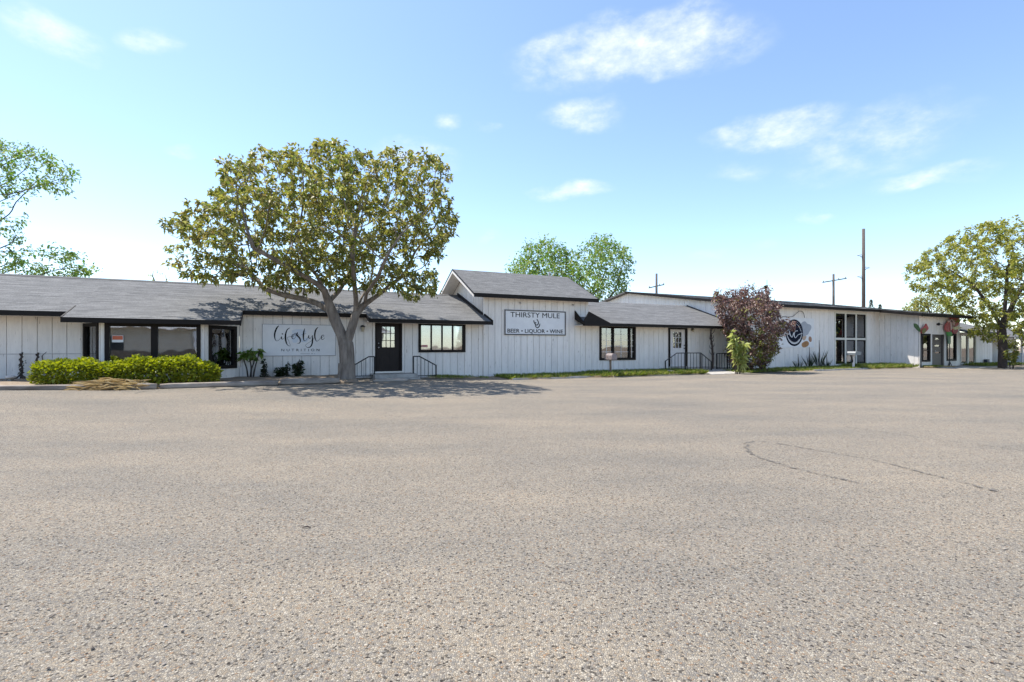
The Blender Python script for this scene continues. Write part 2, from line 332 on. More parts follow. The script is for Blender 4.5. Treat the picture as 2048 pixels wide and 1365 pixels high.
# a vertical plane in the building's frame
class PL:
    def __init__(self, s, n, ds=1, dn=0):
        l = math.hypot(ds, dn); self.o = (s, n); self.d = (ds/l, dn/l); self.out = (self.d[1], -self.d[0]); self.ang = math.atan2(dn, ds)
    def p(self, u, v, w=0): return (self.o[0]+self.d[0]*u+self.out[0]*w, self.o[1]+self.d[1]*u+self.out[1]*w, v)
    def box(self, mb, u0, u1, v0, v1, w0, w1):
        return mb.box8([self.p(u0, v0, w1), self.p(u0, v0, w0), self.p(u1, v0, w0), self.p(u1, v0, w1), self.p(u0, v1, w1), self.p(u0, v1, w0), self.p(u1, v1, w0), self.p(u1, v1, w1)])

GAP, BT = .015, .024                                              # groove between boards, board thickness
def wall(parent, pl, L, z0, ztop, openings=(), pitch=.305, seam=None, start=0.0, trim=True):
    """sheathing with board children; ztop is a height or a function of u"""
    zt = ztop if callable(ztop) else (lambda u: ztop)
    mb = MB()
    if callable(ztop):
        us = [0, L] if not hasattr(ztop, 'knots') else sorted({0, L, *[k for k in ztop.knots if 0 < k < L]})
        for a, b in zip(us, us[1:]): mb.box8([pl.p(a, z0, -BT), pl.p(a, z0, -.14), pl.p(b, z0, -.14), pl.p(b, z0, -BT), pl.p(a, zt(a), -BT), pl.p(a, zt(a), -.14), pl.p(b, zt(b), -.14), pl.p(b, zt(b), -BT)])
    else:
        ub = sorted({0, L, *[x for o in openings for x in o[:2]]}); vb = sorted({z0, ztop, *[x for o in openings for x in o[2:]]})
        for a, b in zip(ub, ub[1:]):
            for c, d in zip(vb, vb[1:]):
                if not any(o[0] <= (a+b)/2 <= o[1] and o[2] <= (c+d)/2 <= o[3] for o in openings): pl.box(mb, a, b, c, d, -.14, -BT)
    w = mb.build('wall', SHEATH, parent)
    u = -start; edges = []
    while u < L: edges.append((max(u, 0), min(u+pitch, L))); u += pitch
    for a, b in edges:
        if b-a < .03: continue
        cuts = sorted({a, b, *[x for o in openings for x in o[:2] if a < x < b]})
        for c0, c1 in zip(cuts, cuts[1:]):
            lo = c0+(GAP/2 if c0 == a else 0); hi = c1-(GAP/2 if c1 == b else 0)
            if hi-lo < .012: continue
            mid = (c0+c1)/2; spans = [(z0, None)]
            blocks = sorted([(o[2], o[3]) for o in openings if o[0] < mid < o[1]])
            segs = []; cur = z0
            for bl in blocks:
                if bl[0]-cur > .03: segs.append((cur, bl[0]))
                cur = bl[1]
            segs.append((cur, None))
            if seam:
                s2 = []
                for q0, q1 in segs:
                    if q0 < seam < (q1 if q1 is not None else 99): s2 += [(q0, seam-.008), (seam+.008, q1)]
                    else: s2.append((q0, q1))
                segs = s2
            for q0, q1 in segs:
                w_ = random.uniform(-.003, .003)
                if q1 is None and callable(ztop):
                    m_ = MB().box8([pl.p(lo, q0, w_), pl.p(lo, q0, w_-BT), pl.p(hi, q0, w_-BT), pl.p(hi, q0, w_), pl.p(lo, zt(lo), w_), pl.p(lo, zt(lo), w_-BT), pl.p(hi, zt(hi), w_-BT), pl.p(hi, zt(hi), w_)])
                    m_.build('board', PAINT, w); continue
                q1_ = zt(mid) if q1 is None else q1
                if q1_-q0 < .03: continue
                o = bpy.data.objects.new('board', BOARD_ME); COL.objects.link(o); o.parent = w
                o.location = pl.p((lo+hi)/2, (q0+q1_)/2, w_-BT/2); o.rotation_euler = (random.uniform(-.002, .002), 0, pl.ang); o.scale = (hi-lo, BT, q1_-q0)
    return w

def window(parent, pl, u0, u1, v0, v1, fw=.09, cols=(1,), rows=(1,), frame=BLACK, mull=.05, mullm=None, back=None, backd=.06, muntin=None, proud=.035, muntm=WHITE, label=None):
    """frame mesh with pane, mullion and blind children"""
    mb = MB()
    pl.box(mb, u0, u0+fw, v0, v1, -.12, proud); pl.box(mb, u1-fw, u1, v0, v1, -.12, proud)
    pl.box(mb, u0+fw, u1-fw, v1-fw, v1, -.12, proud-.003); pl.box(mb, u0+fw, u1-fw, v0, v0+fw, -.12, proud+.004)
    f = mb.build('window', frame, parent)
    if label: f['label'] = label
    a, b, c, d = u0+fw, u1-fw, v0+fw, v1-fw
    def splits(lo, hi, fr):
        t = sum(fr); n = len(fr); free = hi-lo-mull*(n-1); x = lo; r = []
        for q in fr: r.append((x, x+free*q/t)); x += free*q/t+mull
        return r
    cs, rs = splits(a, b, cols), splits(c, d, rows)
    for (x0, x1), (x2, x3) in zip(cs, cs[1:]):
        mm = MB(); pl.box(mm, x1, x2, c, d, -.07, proud-.012); mm.build('mullion', mullm or frame, f)
    for (y0, y1), (y2, y3) in zip(rs, rs[1:]):
        mm = MB(); pl.box(mm, a, b, y1, y2, -.068, proud-.015); mm.build('transom_bar', mullm or frame, f)
    for i, (x0, x1) in enumerate(cs):
        for j, (y0, y1) in enumerate(rs):
            g = MB(); pl.box(g, x0, x1, y0, y1, -.045, -.039); g.build('pane', GLASS, f)
            if muntin:
                nx, ny = muntin
                mm = MB()
                for k in range(1, nx): xx = x0+(x1-x0)*k/nx; pl.box(mm, xx-.009, xx+.009, y0, y1, -.036, -.026)
                for k in range(1, ny): yy = y0+(y1-y0)*k/ny; pl.box(mm, x0, x1, yy-.009, yy+.009, -.0355, -.0255)
                mm.build('muntin', muntm, f)
            if back:
                bb = MB()
                if back is BLIND:
                    n = max(2, int((y1-y0)/.05))
                    for k in range(n):
                        ya = y0+(y1-y0)*k/n; yb = y0+(y1-y0)*(k+1)/n
                        bb.box8([pl.p(x0, ya, -backd), pl.p(x0, ya, -backd-.004), pl.p(x1, ya, -backd-.004), pl.p(x1, ya, -backd), pl.p(x0, yb, -backd-.012), pl.p(x0, yb, -backd-.016), pl.p(x1, yb, -backd-.016), pl.p(x1, yb, -backd-.012)])
                else: pl.box(bb, x0, x1, y0, y1, -backd-.02, -backd)
                bb.build('blind' if back is BLIND else 'curtain', back, f)
    return f

def slope(name, parent, s0, s1, ne, ze, nr, zr, th=.07, rough=.006):
    """shingled slope: real courses stepping from eave (ne, ze) to ridge (nr, zr)"""
    Ls = math.hypot(nr-ne, zr-ze); n = max(2, int(math.ceil(Ls/.145))); V = []; F = []; UV = []
    dn, dz = (nr-ne)/Ls, (zr-ze)/Ls; nn, nz = -dz, dn
    if nz < 0: nn, nz = -nn, -nz
    segs = max(1, int((s1-s0)/.6)); rs = random.Random(int(abs(s0*100)+n))
    for k in range(n):
        a0 = max(0, Ls-(n-k)*.145); a1 = Ls-(n-k-1)*.145
        rows = [(a0, 0.0), (a0, .0065), (a1, .002)]
        base = len(V)
        for r_, (al, hh) in enumerate(rows):
            for i in range(segs+1):
                s = s0+(s1-s0)*i/segs; j = rs.uniform(-rough, rough)*.5 if r_ else 0
                V.append((s, ne+dn*al+nn*(hh+j), ze+dz*al+nz*(hh+j))); UV.append((s, al))
        for r_ in range(2):
            for i in range(segs): q = base+r_*(segs+1)+i; F.append((q, q+1, q+segs+2, q+segs+1))
    base = len(V)                                                   # underside and ends
    for s in (s0, s1):
        for al in (0, Ls):
            for h in (-th, .0): V.append((s, ne+dn*al+nn*h, ze+dz*al+nz*h)); UV.append((s, al))
    b = base; F += [(b, b+4, b+6, b+2), (b, b+1, b+5, b+4), (b+2, b+6, b+7, b+3), (b, b+2, b+3, b+1), (b+4, b+5, b+7, b+6)]
    me = mesh(name, V, F); uv = me.uv_layers.new(name='UVMap')
    for lp in me.loops: uv.data[lp.index].uv = UV[lp.vertex_index]
    return link(name, me, SHINGLE, parent)
def fascia(parent, s0, s1, n, z0, z1, t=.035): return MB().box(s0, s1, n-t, n, z0, z1).build('fascia', BLACK, parent)
def rake(parent, s, n0, z0, n1, z1, h=.16, t=.04, m=BLACK, up=.02):
    d = h
    return MB().prism([(s, n0, z0+up), (s, n1, z1+up), (s, n1, z1-d), (s, n0, z0-d)], (t, 0, 0)).build('rake_board', m, parent)
def soffit(parent, s0, s1, n0, n1, z): return MB().box(s0, s1, n0, n1, z-.02, z).build('soffit', PAINT, parent)

def font_mesh(txt, size, spacing=1.0, extrude=.003, bold=0):
    c = bpy.data.curves.new('lettering', 'FONT'); c.body = txt; c.size = size; c.extrude = extrude; c.space_character = spacing; c.offset = bold
    c.align_x = 'CENTER'; c.align_y = 'CENTER'; c.resolution_u = 3
    o = bpy.data.objects.new('tmp', c); COL.objects.link(o)
    dg = bpy.context.evaluated_depsgraph_get(); me = bpy.data.meshes.new_from_object(o.evaluated_get(dg)); me.materials.clear()
    bpy.data.objects.remove(o); return me
def catmull(P, n=6):
    P = [np.array(p, float) for p in P]; Q = [2*P[0]-P[1]]+P+[2*P[-1]-P[-2]]; r = []
    for i in range(1, len(Q)-2):
        for k in range(n):
            t = k/n; a, b, c, d = Q[i-1], Q[i], Q[i+1], Q[i+2]
            r.append(.5*((2*b)+(-a+c)*t+(2*a-5*b+4*c-d)*t*t+(-a+3*b-3*c+d)*t**3))
    r.append(P[-1]); return r
def ribbon(mb, pts, tf):                                          # pts: (x, y, width) strokes, tf maps x, y -> 3d
    q = catmull(pts); k = len(mb.V)
    for i, p in enumerate(q):
        t = q[min(i+1, len(q)-1)]-q[max(i-1, 0)]; t = t[:2]/(np.linalg.norm(t[:2])+1e-9); nrm = np.array((-t[1], t[0])); w = max(p[2], 1)/2
        a = p[:2]+nrm*w; b = p[:2]-nrm*w; mb.V += [tf(*a), tf(*b)]
    for i in range(len(q)-1): a = k+2*i; mb.F.append((a, a+1, a+3, a+2))

# ------------------------------------------------------------------ ground
def grid_z(xs, ys, fz):
    V = [(x, y, fz(x, y)) for y in ys for x in xs]; nx = len(xs)
    return V, [(j*nx+i, j*nx+i+1, (j+1)*nx+i+1, (j+1)*nx+i) for j in range(len(ys)-1) for i in range(nx-1)]
g = MB(); g.V = [(-900, -900, -.12), (900, -900, -.12), (900, 900, -.12), (-900, 900, -.12)]; g.F = [(0, 1, 2, 3)]
meta(g.build('ground', SOIL), 'flat dry ground stretching to the horizon', 'ground', kind='structure')
rsg = random.Random(5)
xs = [-70+i*2 for i in range(23)]+[-25+i*.5 for i in range(1, 101)]+[25+i*2 for i in range(1, 24)]
ys = [-40+i*4 for i in range(10)]+[i*.5 for i in range(0, 61)]+[30+i*2 for i in range(1, 20)]
V, F = grid_z(xs, ys, lambda x, y: float(zg(x, y))+.006*math.sin(x*.9+1)*math.sin(y*.7))
lot = link('parking_lot', mesh('parking_lot', V, F, True), GRAVEL)
meta(lot, 'worn tan gravelly asphalt parking lot in front of the shops', 'parking lot', kind='structure')
def tarline(pts, w):
    q = catmull([(x, y, 0) for x, y in pts], 8); rj = random.Random(9); q = [p+np.array([rj.uniform(-.022, .022), rj.uniform(-.022, .022), 0]) for p in q]; V = []; F = []; UV = []
    for i, p in enumerate(q):
        t = q[min(i+1, len(q)-1)]-q[max(i-1, 0)]; t = t/(np.linalg.norm(t)+1e-9); nx, ny = -t[1], t[0]
        for sgn, v in ((1, 1), (-1, 0)): x, y = p[0]+nx*w/2*sgn, p[1]+ny*w/2*sgn; V.append((x, y, float(zg(x, y))+.010)); UV.append((i*.1, v))
    F = [(2*i, 2*i+1, 2*i+3, 2*i+2) for i in range(len(q)-1)]
    me = mesh('tar_line', V, F); uv = me.uv_layers.new(name='UVMap')
    for lp in me.loops: uv.data[lp.index].uv = UV[lp.vertex_index]
    return link('tar_line', me, TAR, lot)
gp = lambda x, y: ((x-1024)/1000*1290/(y-694), 1290/(y-694))
tarline([gp(*p) for p in [(2000, 985), (1850, 948), (1760, 925), (1650, 905), (1580, 893), (1520, 884), (1497, 887), (1494, 900), (1510, 912), (1560, 930), (1640, 950), (1720, 968)]], .075)
tarline([gp(*p) for p in [(1690, 854), (1780, 868), (1900, 884), (2048, 903), (2200, 925)]], .045)
tarline([gp(*p) for p in [(270, 801), (290, 795), (330, 792), (420, 791), (560, 789)]], .09)
# loose chips lying on the surface near the camera
def chips(n=2600):
    V = []; F = []; o6 = np.array([(1, 0, 0), (-1, 0, 0), (0, 1, 0), (0, -1, 0), (0, 0, 1), (0, 0, -1)], float)
    f8 = [(0, 2, 4), (2, 1, 4), (1, 3, 4), (3, 0, 4), (2, 0, 5), (1, 2, 5), (3, 1, 5), (0, 3, 5)]
    for k in range(n):
        y = 1.6+9*RNG.random()**1.7; x = (RNG.random()*2-1)*y*1.08; r = .003+.006*RNG.random()**3
        a = RNG.random()*6.28; p = o6*np.array([r*(1+.6*RNG.random()), r, r*.6])*(1+.3*(RNG.random((6, 1))-.5)); c, s = math.cos(a), math.sin(a)
        b = len(V); z = float(zg(x, y))+r*.4
        V += [(x+q[0]*c-q[1]*s, y+q[0]*s+q[1]*c, z+q[2]) for q in p]; F += [(i+b, j+b, l+b) for i, j, l in f8]
    return mesh('loose_gravel', V, F)
CHIP = mat_leaf('chip_stone', [(.10, .085, .075), (.34, .29, .24), (.22, .19, .17), (.45, .40, .34), (.06, .05, .045), (.30, .21, .15)], 0, .9)
meta(link('loose_gravel', chips(), CHIP), 'loose gravel chips scattered over the parking lot', 'gravel', kind='stuff')

# planting bed and edging along the wall
def strip(name, s0, s1, n0, n1, zf, m, lab, cat, step=.3, wob=.0):
    ss = np.arange(s0, s1+.01, step); ns = np.linspace(n0, n1, 7); V = []; F = []
    for s in ss:
        for i, n in enumerate(ns):
            n_ = n+(wob*math.sin(s*2.3+i)+wob*.6*math.sin(s*5.1)) if i in (0,) else n; p = W(s, n_); V.append((p.x, p.y, zf(s, n_, i)))
    k = len(ns); F = [(j*k+i, j*k+i+1, (j+1)*k+i+1, (j+1)*k+i)[::-1] for j in range(len(ss)-1) for i in range(k-1)]
    return meta(link(name, mesh(name, V, F, True), m), lab, cat, kind='structure')
rr_ = random.Random(2)
strip('planting_bed', -17, -4.9, -2.80, .05, lambda s, n, i: zgs(s, n)+(.02, .10, .13, .13, .14, .13, .13)[i]+rr_.uniform(-.012, .012), SOIL, 'raised strip of dry soil between timbers and white wall', 'soil bed')
strip('verge', -.9, 10.9, -1.85, .05, lambda s, n, i: (.004, .035, .05, .05, .06, .06, .06)[i]+rr_.uniform(-.008, .008), SOIL, 'narrow strip of earth below the tall block', 'soil bed', wob=.12)
strip('verge', 13.6, 28.3, -2.1, .05, lambda s, n, i: (.004, .035, .05, .05, .06, .06, .06)[i]+rr_.uniform(-.012, .012), SOIL, 'weedy strip of earth below the right wing', 'soil bed', wob=.25)
strip('verge', 28.7, 46, -3.4, -1.9, lambda s, n, i: (.004, .03, .035, .04, .05, .05, .05)[i]+rr_.uniform(-.01, .01), SOIL, 'weedy strip of earth around the far entrance', 'soil bed', wob=.25)
def kerb(s0, s1, n, lab):
    mb = MB(); k = int((s1-s0)/.8); rk = random.Random(int(s0*10))
    for i in range(k):
        a = s0+(s1-s0)*i/k; b = s0+(s1-s0)*(i+1)/k-.012; h = .075+rk.uniform(-.012, .012); m0 = n+rk.uniform(-.02, .02)
        mb.box8([W(a, m0-.06, -.05), W(a, m0+.06, -.05), W(b, m0+.06, -.05), W(b, m0-.06, -.05), W(a, m0-.05, h), W(a, m0+.05, h), W(b, m0+.05, h), W(b, m0-.05, h)])
    return meta(mb.build('kerb', CONC), lab, 'kerb', kind='structure')
kerb(.9, 5.2, -1.72, 'low crumbling concrete edging below the tall block')
kerb(5.6, 10.8, -1.85, 'low concrete edging before the white door ramp')
kerb(18.5, 23.6, -2.15, 'low concrete edging below the round logo board')
rp = MB().box8([W(10.9, -2.3, -.05), W(10.9, 0, -.05), W(13.6, 0, -.05), W(13.6, -2.3, -.05), W(10.9, -2.3, .02), W(10.9, 0, .26), W(13.6, 0, .26), W(13.6, -2.3, .02)])
meta(rp.build('path', CONC), 'pale concrete ramp up to the white door', 'ramp', kind='structure')
sl = MB().box8([W(28.9, -4.2, -.05), W(28.9, -2.3, -.05), W(35, -2.3, -.05), W(35, -4.2, -.05), W(28.9, -4.2, .016), W(28.9, -2.3, .05), W(35, -2.3, .05), W(35, -4.2, .016)])
meta(sl.build('pavement', CONC), 'pale concrete slab before the flower entrance', 'pavement', kind='structure')

# ------------------------------------------------------------------ buildings
def bld(label): return empty('shop_building', tuple(P0), ANG, label, 'building', 'joined white board shop buildings')
FR = PL(0, 0)
def room(parent, s0, s1, n0, n1, z0, z1):
    mb = MB(); t = .05
    mb.box(s0, s1, n1, n1+t, z0, z1); mb.box(s0-t, s0, n0, n1, z0, z1); mb.box(s1, s1+t, n0, n1, z0, z1); mb.box(s0, s1, n0, n1, z0-t, z0); mb.box(s0, s1, n0, n1, z1, z1+t)
    return mb.build('room', ROOM, parent)
# --- left wing with the bay window
RN, RZ, PT = 3.1, 3.68, .35
ez = lambda n: RZ-PT*(RN-n)
A = bld('low left wing with bay window, dark brown door and grey shingle roof')
wall(A, PL(-17.2, 0), 17.2-12.62, 0, ez(0)-.10, pitch=.335, seam=1.08, start=.11)
wall(A, PL(-8.45, 0), 8.45-4.35+4.75, 0, ez(0)-.1, openings=[(-3.98+8.45, -2.96+8.45, .30, 2.27), (-2.32+8.45, -.38+8.45, 1.07, 2.24)], start=.2)
bayz = ez(-1)-.1
wall(A, PL(-12.62, 0, .7, -1.0), math.hypot(.7, 1), 0, bayz+.0, openings=[(.17, 1.12, .48, 1.99)], pitch=.4)
wall(A, PL(-11.92, -1), 2.57, 0, bayz, openings=[(.10, 2.47, .52, 2.0)], pitch=.3)
wall(A, PL(-9.35, -1, .9, 1), math.hypot(.9, 1), 0, bayz, openings=[(.14, 1.22, .58, 1.97)], pitch=.4)
wall(A, PL(-17.2, 6.2, 0, -1), 6.2, 0, 2.5, pitch=.4)
window(A, PL(-12.62, 0, .7, -1.0), .17, 1.12, .48, 1.99, fw=.10)
window(A, PL(-11.92, -1), .10, 2.47, .52, 2.0, fw=.11, cols=(1, 1), mull=.17)
window(A, PL(-9.35, -1, .9, 1), .14, 1.22, .58, 1.97, fw=.11)
mb = MB(); mb.box(-13.6, -7.4, .2, 5.9, .05, .1); mb.box(-13.6, -7.4, .2, 5.9, 2.28, 2.33); mb.box(-13.65, -13.6, .2, 5.9, .1, 2.28); mb.box(-7.4, -7.35, .2, 5.9, .1, 2.28)
for a, b, c, d in ((-13.6, -7.4, .1, .4), (-13.6, -7.4, 1.75, 2.28), (-13.6, -10.15, .4, 1.75), (-9.32, -9.22, .4, 1.75), (-8.4, -7.4, .4, 1.75)): mb.box(a, b, 5.9, 5.95, c, d)
mb.build('room', ROOM, A)
MB().box(-11.2, -9.6, 2.6, 3.2, .1, 1.0).build('counter', mat('counter_top', (.20, .16, .13), .6, var=.3), A)
window(A, PL(-8.45, 0), 6.13, 8.07, 1.07, 2.24, fw=.10, cols=(1, 1, 1, 1), mull=.035, back=BLIND, label='dark framed window of four tall lights with white blinds')
def door(parent, pl, u0, u1, v0, v1, leafm, casem, lw, lh0, lh1, hinge=1, casing=.07, muntm=None, knob=STEEL):
    mb = MB(); pl.box(mb, u0, u0+casing, v0, v1, -.12, .03); pl.box(mb, u1-casing, u1, v0, v1, -.12, .03); pl.box(mb, u0+casing, u1-casing, v1-casing, v1, -.12, .027); mb.build('door_frame', casem, parent)
    a, b, c, d = u0+casing, u1-casing, v0+.02, v1-casing; m = (a+b)/2; x0, x1 = m-lw/2, m+lw/2
    mb = MB()
    for q in ((a, x0, c, d), (x1, b, c, d), (x0, x1, c, lh0), (x0, x1, lh1, d)): pl.box(mb, q[0], q[1], q[2], q[3], -.09, -.045)
    for q in ((a+.12, m-.04), (m+.04, b-.12)): pl.box(mb, q[0], q[1], c+.16, lh0-.16, -.046, -.036)
    dr = mb.build('door', leafm, parent)
    for i in range(3):
        for j in range(3):
            w_ = (x1-x0)/3; h_ = (lh1-lh0)/3; gm = MB(); pl.box(gm, x0+i*w_+.008, x0+(i+1)*w_-.008, lh0+j*h_+.008, lh0+(j+1)*h_-.008, -.07, -.065); gm.build('pane', GLASS, dr)
    mm = MB()
    for k in range(4):
        xx = x0+(x1-x0)*k/3; pl.box(mm, xx-.011, xx+.011, lh0-.01, lh1+.01, -.064, -.037); yy = lh0+(lh1-lh0)*k/3; pl.box(mm, x0-.01, x1+.01, yy-.011, yy+.011, -.0635, -.0375)
    mm.build('muntin', muntm or leafm, dr)
    kx = a+.07 if hinge > 0 else b-.07
    for zz, r_ in ((v0+.92, .032), (v0+1.08, .026)):
        kb = MB().tube([pl.p(kx, zz, -.05), pl.p(kx, zz, -.02), pl.p(kx, zz, -.005), pl.p(kx, zz, .012)], [r_*.6, r_*.55, r_, r_*.7], 8); kb.build('door_knob', knob, dr, True)
    bk = MB(); pl.box(bk, x0, x1, lh0, lh1, -.14, -.12); bk.build('door_blind', BLIND if leafm is BROWN else ROOM, dr)
    th = MB(); pl.box(th, u0, u1, v0-.04, v0+.02, -.12, .05); th.build('threshold', STEEL if leafm is BROWN else CONC, parent)
door(A, PL(0, 0), -3.98, -2.96, .34, 2.27, BROWN, BLACK, .50, 1.26, 2.06, 1)
MB().box(-4.06, -3.982, -.03, 0.0, .30, 2.30).build('door_trim', PAINT, A); MB().box(-2.958, -2.88, -.031, 0.0, .30, 2.30).build('door_trim', PAINT, A)
MB().box(-4.15, -2.6, -.95, -.03, -.05, .29).build('landing', CONC, A); MB().box(-4.15, -2.6, -1.3, -.952, -.05, .16).build('step', CONC, A)
for s0, s1, ne in ((-17.6, -12.66, -.9), (-12.66, -8.36, -1.42), (-8.36, -4.32, -.3), (-4.32, .42, -.85)):
    slope('roof', A, s0, s1, ne, ez(ne), RN, RZ)
    fascia(A, s0-(.02 if s0 > -17 else 0), s1, ne, ez(ne)-.135, ez(ne)+.006)
    soffit(A, s0, s1, ne+.002, (-1.02 if ne < -1 else -.03), ez(ne)-.09)
    slope('roof', A, s0, s1, 7.1, ez(ne)-.2 if False else RZ-PT*4, RN, RZ)
    if ne < -1: rake(A, s0-.03, ne, ez(ne), -.3, ez(-.3), .13, .03); rake(A, s1, ne, ez(ne), -.3, ez(-.3), .16, .03)
rake(A, -4.35, -.85, ez(-.85), -.3, ez(-.3), .13, .03)
rake(A, .42, -.87, ez(-.87)+.03, -.004, ez(0)+.05, .17, .06)
MB().prism([(.36, .03, ez(0)+.10), (.36, RN, RZ+.13), (.36, RN, RZ-.02), (.36, .03, ez(0)-.02)], (.06, 0, 0)).build('flashing', BLACK, A)
MB().prism([(-17.6, RN-.13, RZ-.03), (-17.6, RN, RZ+.035), (-17.6, RN+.13, RZ-.03)], (18.0, 0, 0)).build('ridge_cap', SHINGLE, A)
# --- tall gabled block
B = bld('tall gabled white block carrying the liquor sign')
T0, T1, TE, TZ, TRN, TRZ = .43, 5.52, -.45, 3.44, 2.17, 4.76
wall(B, PL(T0, 0), T1-T0, 0, TZ-.03, pitch=.303, start=.1)
class Gable:
    def __init__(s, f, knots): s.f = f; s.knots = knots
    def __call__(s, u): return s.f(u)
tpitch = (TRZ-TZ)/(TRN-TE)
gz = Gable(lambda u: TRZ-.09-tpitch*abs((4.34-u)-TRN), [4.34-TRN])
wall(B, PL(T0, 4.34, 0, -1), 4.30, 0, gz, pitch=.29)
gz2 = Gable(lambda u: TRZ-.09-tpitch*abs(u+.04-TRN), [TRN-.04]); wall(B, PL(T1, .04, 0, 1), 4.30, 0, gz2, pitch=.29)
slope('roof', B, T0-.60, T1+.33, TE, TZ, TRN, TRZ); slope('roof', B, T0-.60, T1+.33, 2*TRN-TE, TZ, TRN, TRZ)
fascia(B, T0-.60, T1+.33, TE, TZ-.15, TZ+.008)
soffit(B, T0-.02, T1+.33, TE+.002, -.03, TZ-.07)
WRAKE = PAINT
for nn in (TE, 2*TRN-TE):
    MB().prism([(T0-.63, nn, TZ+.01), (T0-.63, TRN, TRZ+.01), (T0-.63, TRN, TRZ-.045), (T0-.63, nn, TZ-.045)], (.03, 0, 0)).build('rake_board', BLACK, B)
    MB().prism([(T0-.62, nn, TZ-.046), (T0-.62, TRN, TRZ-.046), (T0-.62, TRN, TRZ-.17), (T0-.62, nn, TZ-.16)], (.03, 0, 0)).build('rake_trim', PAINT, B)
    MB().prism([(T0-.59, nn, TZ-.085), (T0-.59, TRN, TRZ-.085), (T0-.59, TRN, TRZ-.10), (T0-.59, nn, TZ-.10)], (.57, 0, 0)).build('rake_soffit', PAINT, B)
    MB().prism([(T1+.335, nn, TZ+.01), (T1+.335, TRN, TRZ+.01), (T1+.335, TRN, TRZ-.14), (T1+.335, nn, TZ-.14)], (.03, 0, 0)).build('rake_board', BLACK, B)
MB().tube([(5.0, 2.5, 4.5), (5.0, 2.5, 4.95), (5.0, 2.5, 5.0)], [.06, .06, .09], 8).build('vent_pipe', STEEL, B, True)
for s_ in (2.1, 4.75): MB().tube([(s_, -.005, 3.2), (s_, -.05, 3.2), (s_, -.07, 3.17), (s_, -.075, 3.12)], [.02, .02, .03, .035], 8).build('hook', STEEL, B, True)
MB().box(T1-.07, T1+.07, -.034, -.0035, 0, 3.37).build('corner_trim', PAINT, B); MB().box(T0-.03, T0+.075, -.034, -.0035, 0, 3.37).build('corner_trim', PAINT, B)
# --- middle low wing with the white door
C = bld('low middle wing with white nine-light door and grid window')
MZ = 2.34; MP = .354; mz = lambda n: MZ+MP*(n+.8)
wall(C, PL(T1+.03, 0), 14.7-T1-.03, 0, mz(0)-.1, openings=[(6.22-T1-.03, 8.33-T1-.03, .66, 2.27), (10.40-T1-.03, 11.66-T1-.03, .26, 2.28)], start=.05)
window(C, FR, 6.22, 8.33, .66, 2.27, fw=.11, cols=(.72, 1, .22), mull=.10, back=BLIND, backd=.22, muntin=(2, 5), label='dark framed window with white grid and blinds')
door(C, FR, 10.40, 11.66, .28, 2.28, DOORW, BLACK, .60, 1.22, 2.04, -1, casing=.11, knob=IRON)
slope('roof', C, T1+.02, 14.72, -.8, MZ, RN, mz(RN)); slope('roof', C, T1+.02, 14.72, 7.0, MZ, RN, mz(RN))
fascia(C, 4.84, 14.72, -.8, MZ-.13, MZ+.006); soffit(C, 4.86, 14.72, -.798, -.03, MZ-.08)
MB().prism([(4.80, -.80, MZ-.13), (4.86, -.80, MZ+.10), (5.10, -.80, MZ+.50), (6.25, -.80, MZ+.02), (6.25, -.80, MZ-.02)], (0, .055, 0)).build('return_board', BLACK, C)
MB().prism([(4.86, -.74, MZ+.012), (4.86, -.004, mz(0)+.30), (4.86, -.004, mz(0)-.1), (4.86, -.74, MZ-.1)], (.05, 0, 0)).build('rake_board', BLACK, C)
MB().prism([(4.93, -.745, MZ+.0), (4.93, -.005, mz(0)), (T1+.018, -.005, mz(0)), (T1+.018, -.745, MZ)], (0, 0, .03)).build('roof_return', SHINGLE, C)
rake(C, 14.72, -.8, MZ, RN, mz(RN), .16, .05, up=.04)
room(C, 5.9, 9.2, .3, 3.0, .2, 2.3)
# --- long right wing with its projecting entrance
D = bld('long right wing with low roof, six-pane window and flower entrance')
DZ, DE, DP = 3.66, -.5, .159; dz = lambda n: DZ+DP*(n-DE)
DS = 28.5; EN = -2.25; E1 = 33.4
wall(D, PL(14.75, 0), DS-14.75, 0, dz(0)-.12, openings=[(23.75-14.75, 27.10-14.75, .12, 3.45)], pitch=.40)
gside = Gable(lambda u: dz(8.44)-DP*abs(8.44-(16.9-u))-.10, [8.46]); wall(D, PL(14.75, 16.9, 0, -1), 16.86, 0, gside, pitch=.40)
gs2 = Gable(lambda u: dz(-u)-.1, []); wall(D, PL(DS, 0, 0, -1), -EN-.04, 0, gs2, pitch=.33)
wall(D, PL(DS, EN), E1-DS, 0, dz(EN)-.10, openings=[(.30, 1.25, .36, 2.10), (1.50, 2.90, .04, 2.07), (3.22, 4.42, .38, 2.14)], pitch=.40)
wall(D, PL(E1, EN+.04, 0, 1), 9, 0, dz(EN)-.1, pitch=.5)
f6 = window(D, FR, 23.75, 27.10, .12, 3.45, fw=.10, cols=(1, 1, 1), rows=(1, 1), frame=CREAM, mull=.13, label='tall six-pane window in a cream frame')
for i in range(3):
    for j in range(2):
        a = 23.85+i*(1.0+.045)+.0; 
PF6 = MB()
cw = (27.10-23.75-.2-.26)/3; rh = (3.45-.12-.2-.13)/2
for i in range(3):
    for j in range(2):
        a = 23.85+i*(cw+.13); c = .22+j*(rh+.13); sm = MB()
        FR.box(sm, a, a+.07, c, c+rh, -.06, -.01); FR.box(sm, a+cw-.07, a+cw, c, c+rh, -.06, -.01); FR.box(sm, a+.07, a+cw-.07, c, c+.07, -.06, -.012); FR.box(sm, a+.07, a+cw-.07, c+rh-.07, c+rh, -.06, -.012)
        sm.build('sash', BLACK, f6)
room(D, 23.2, 27.6, .3, 4.5, .05, 3.45)
EP = PL(DS, EN)
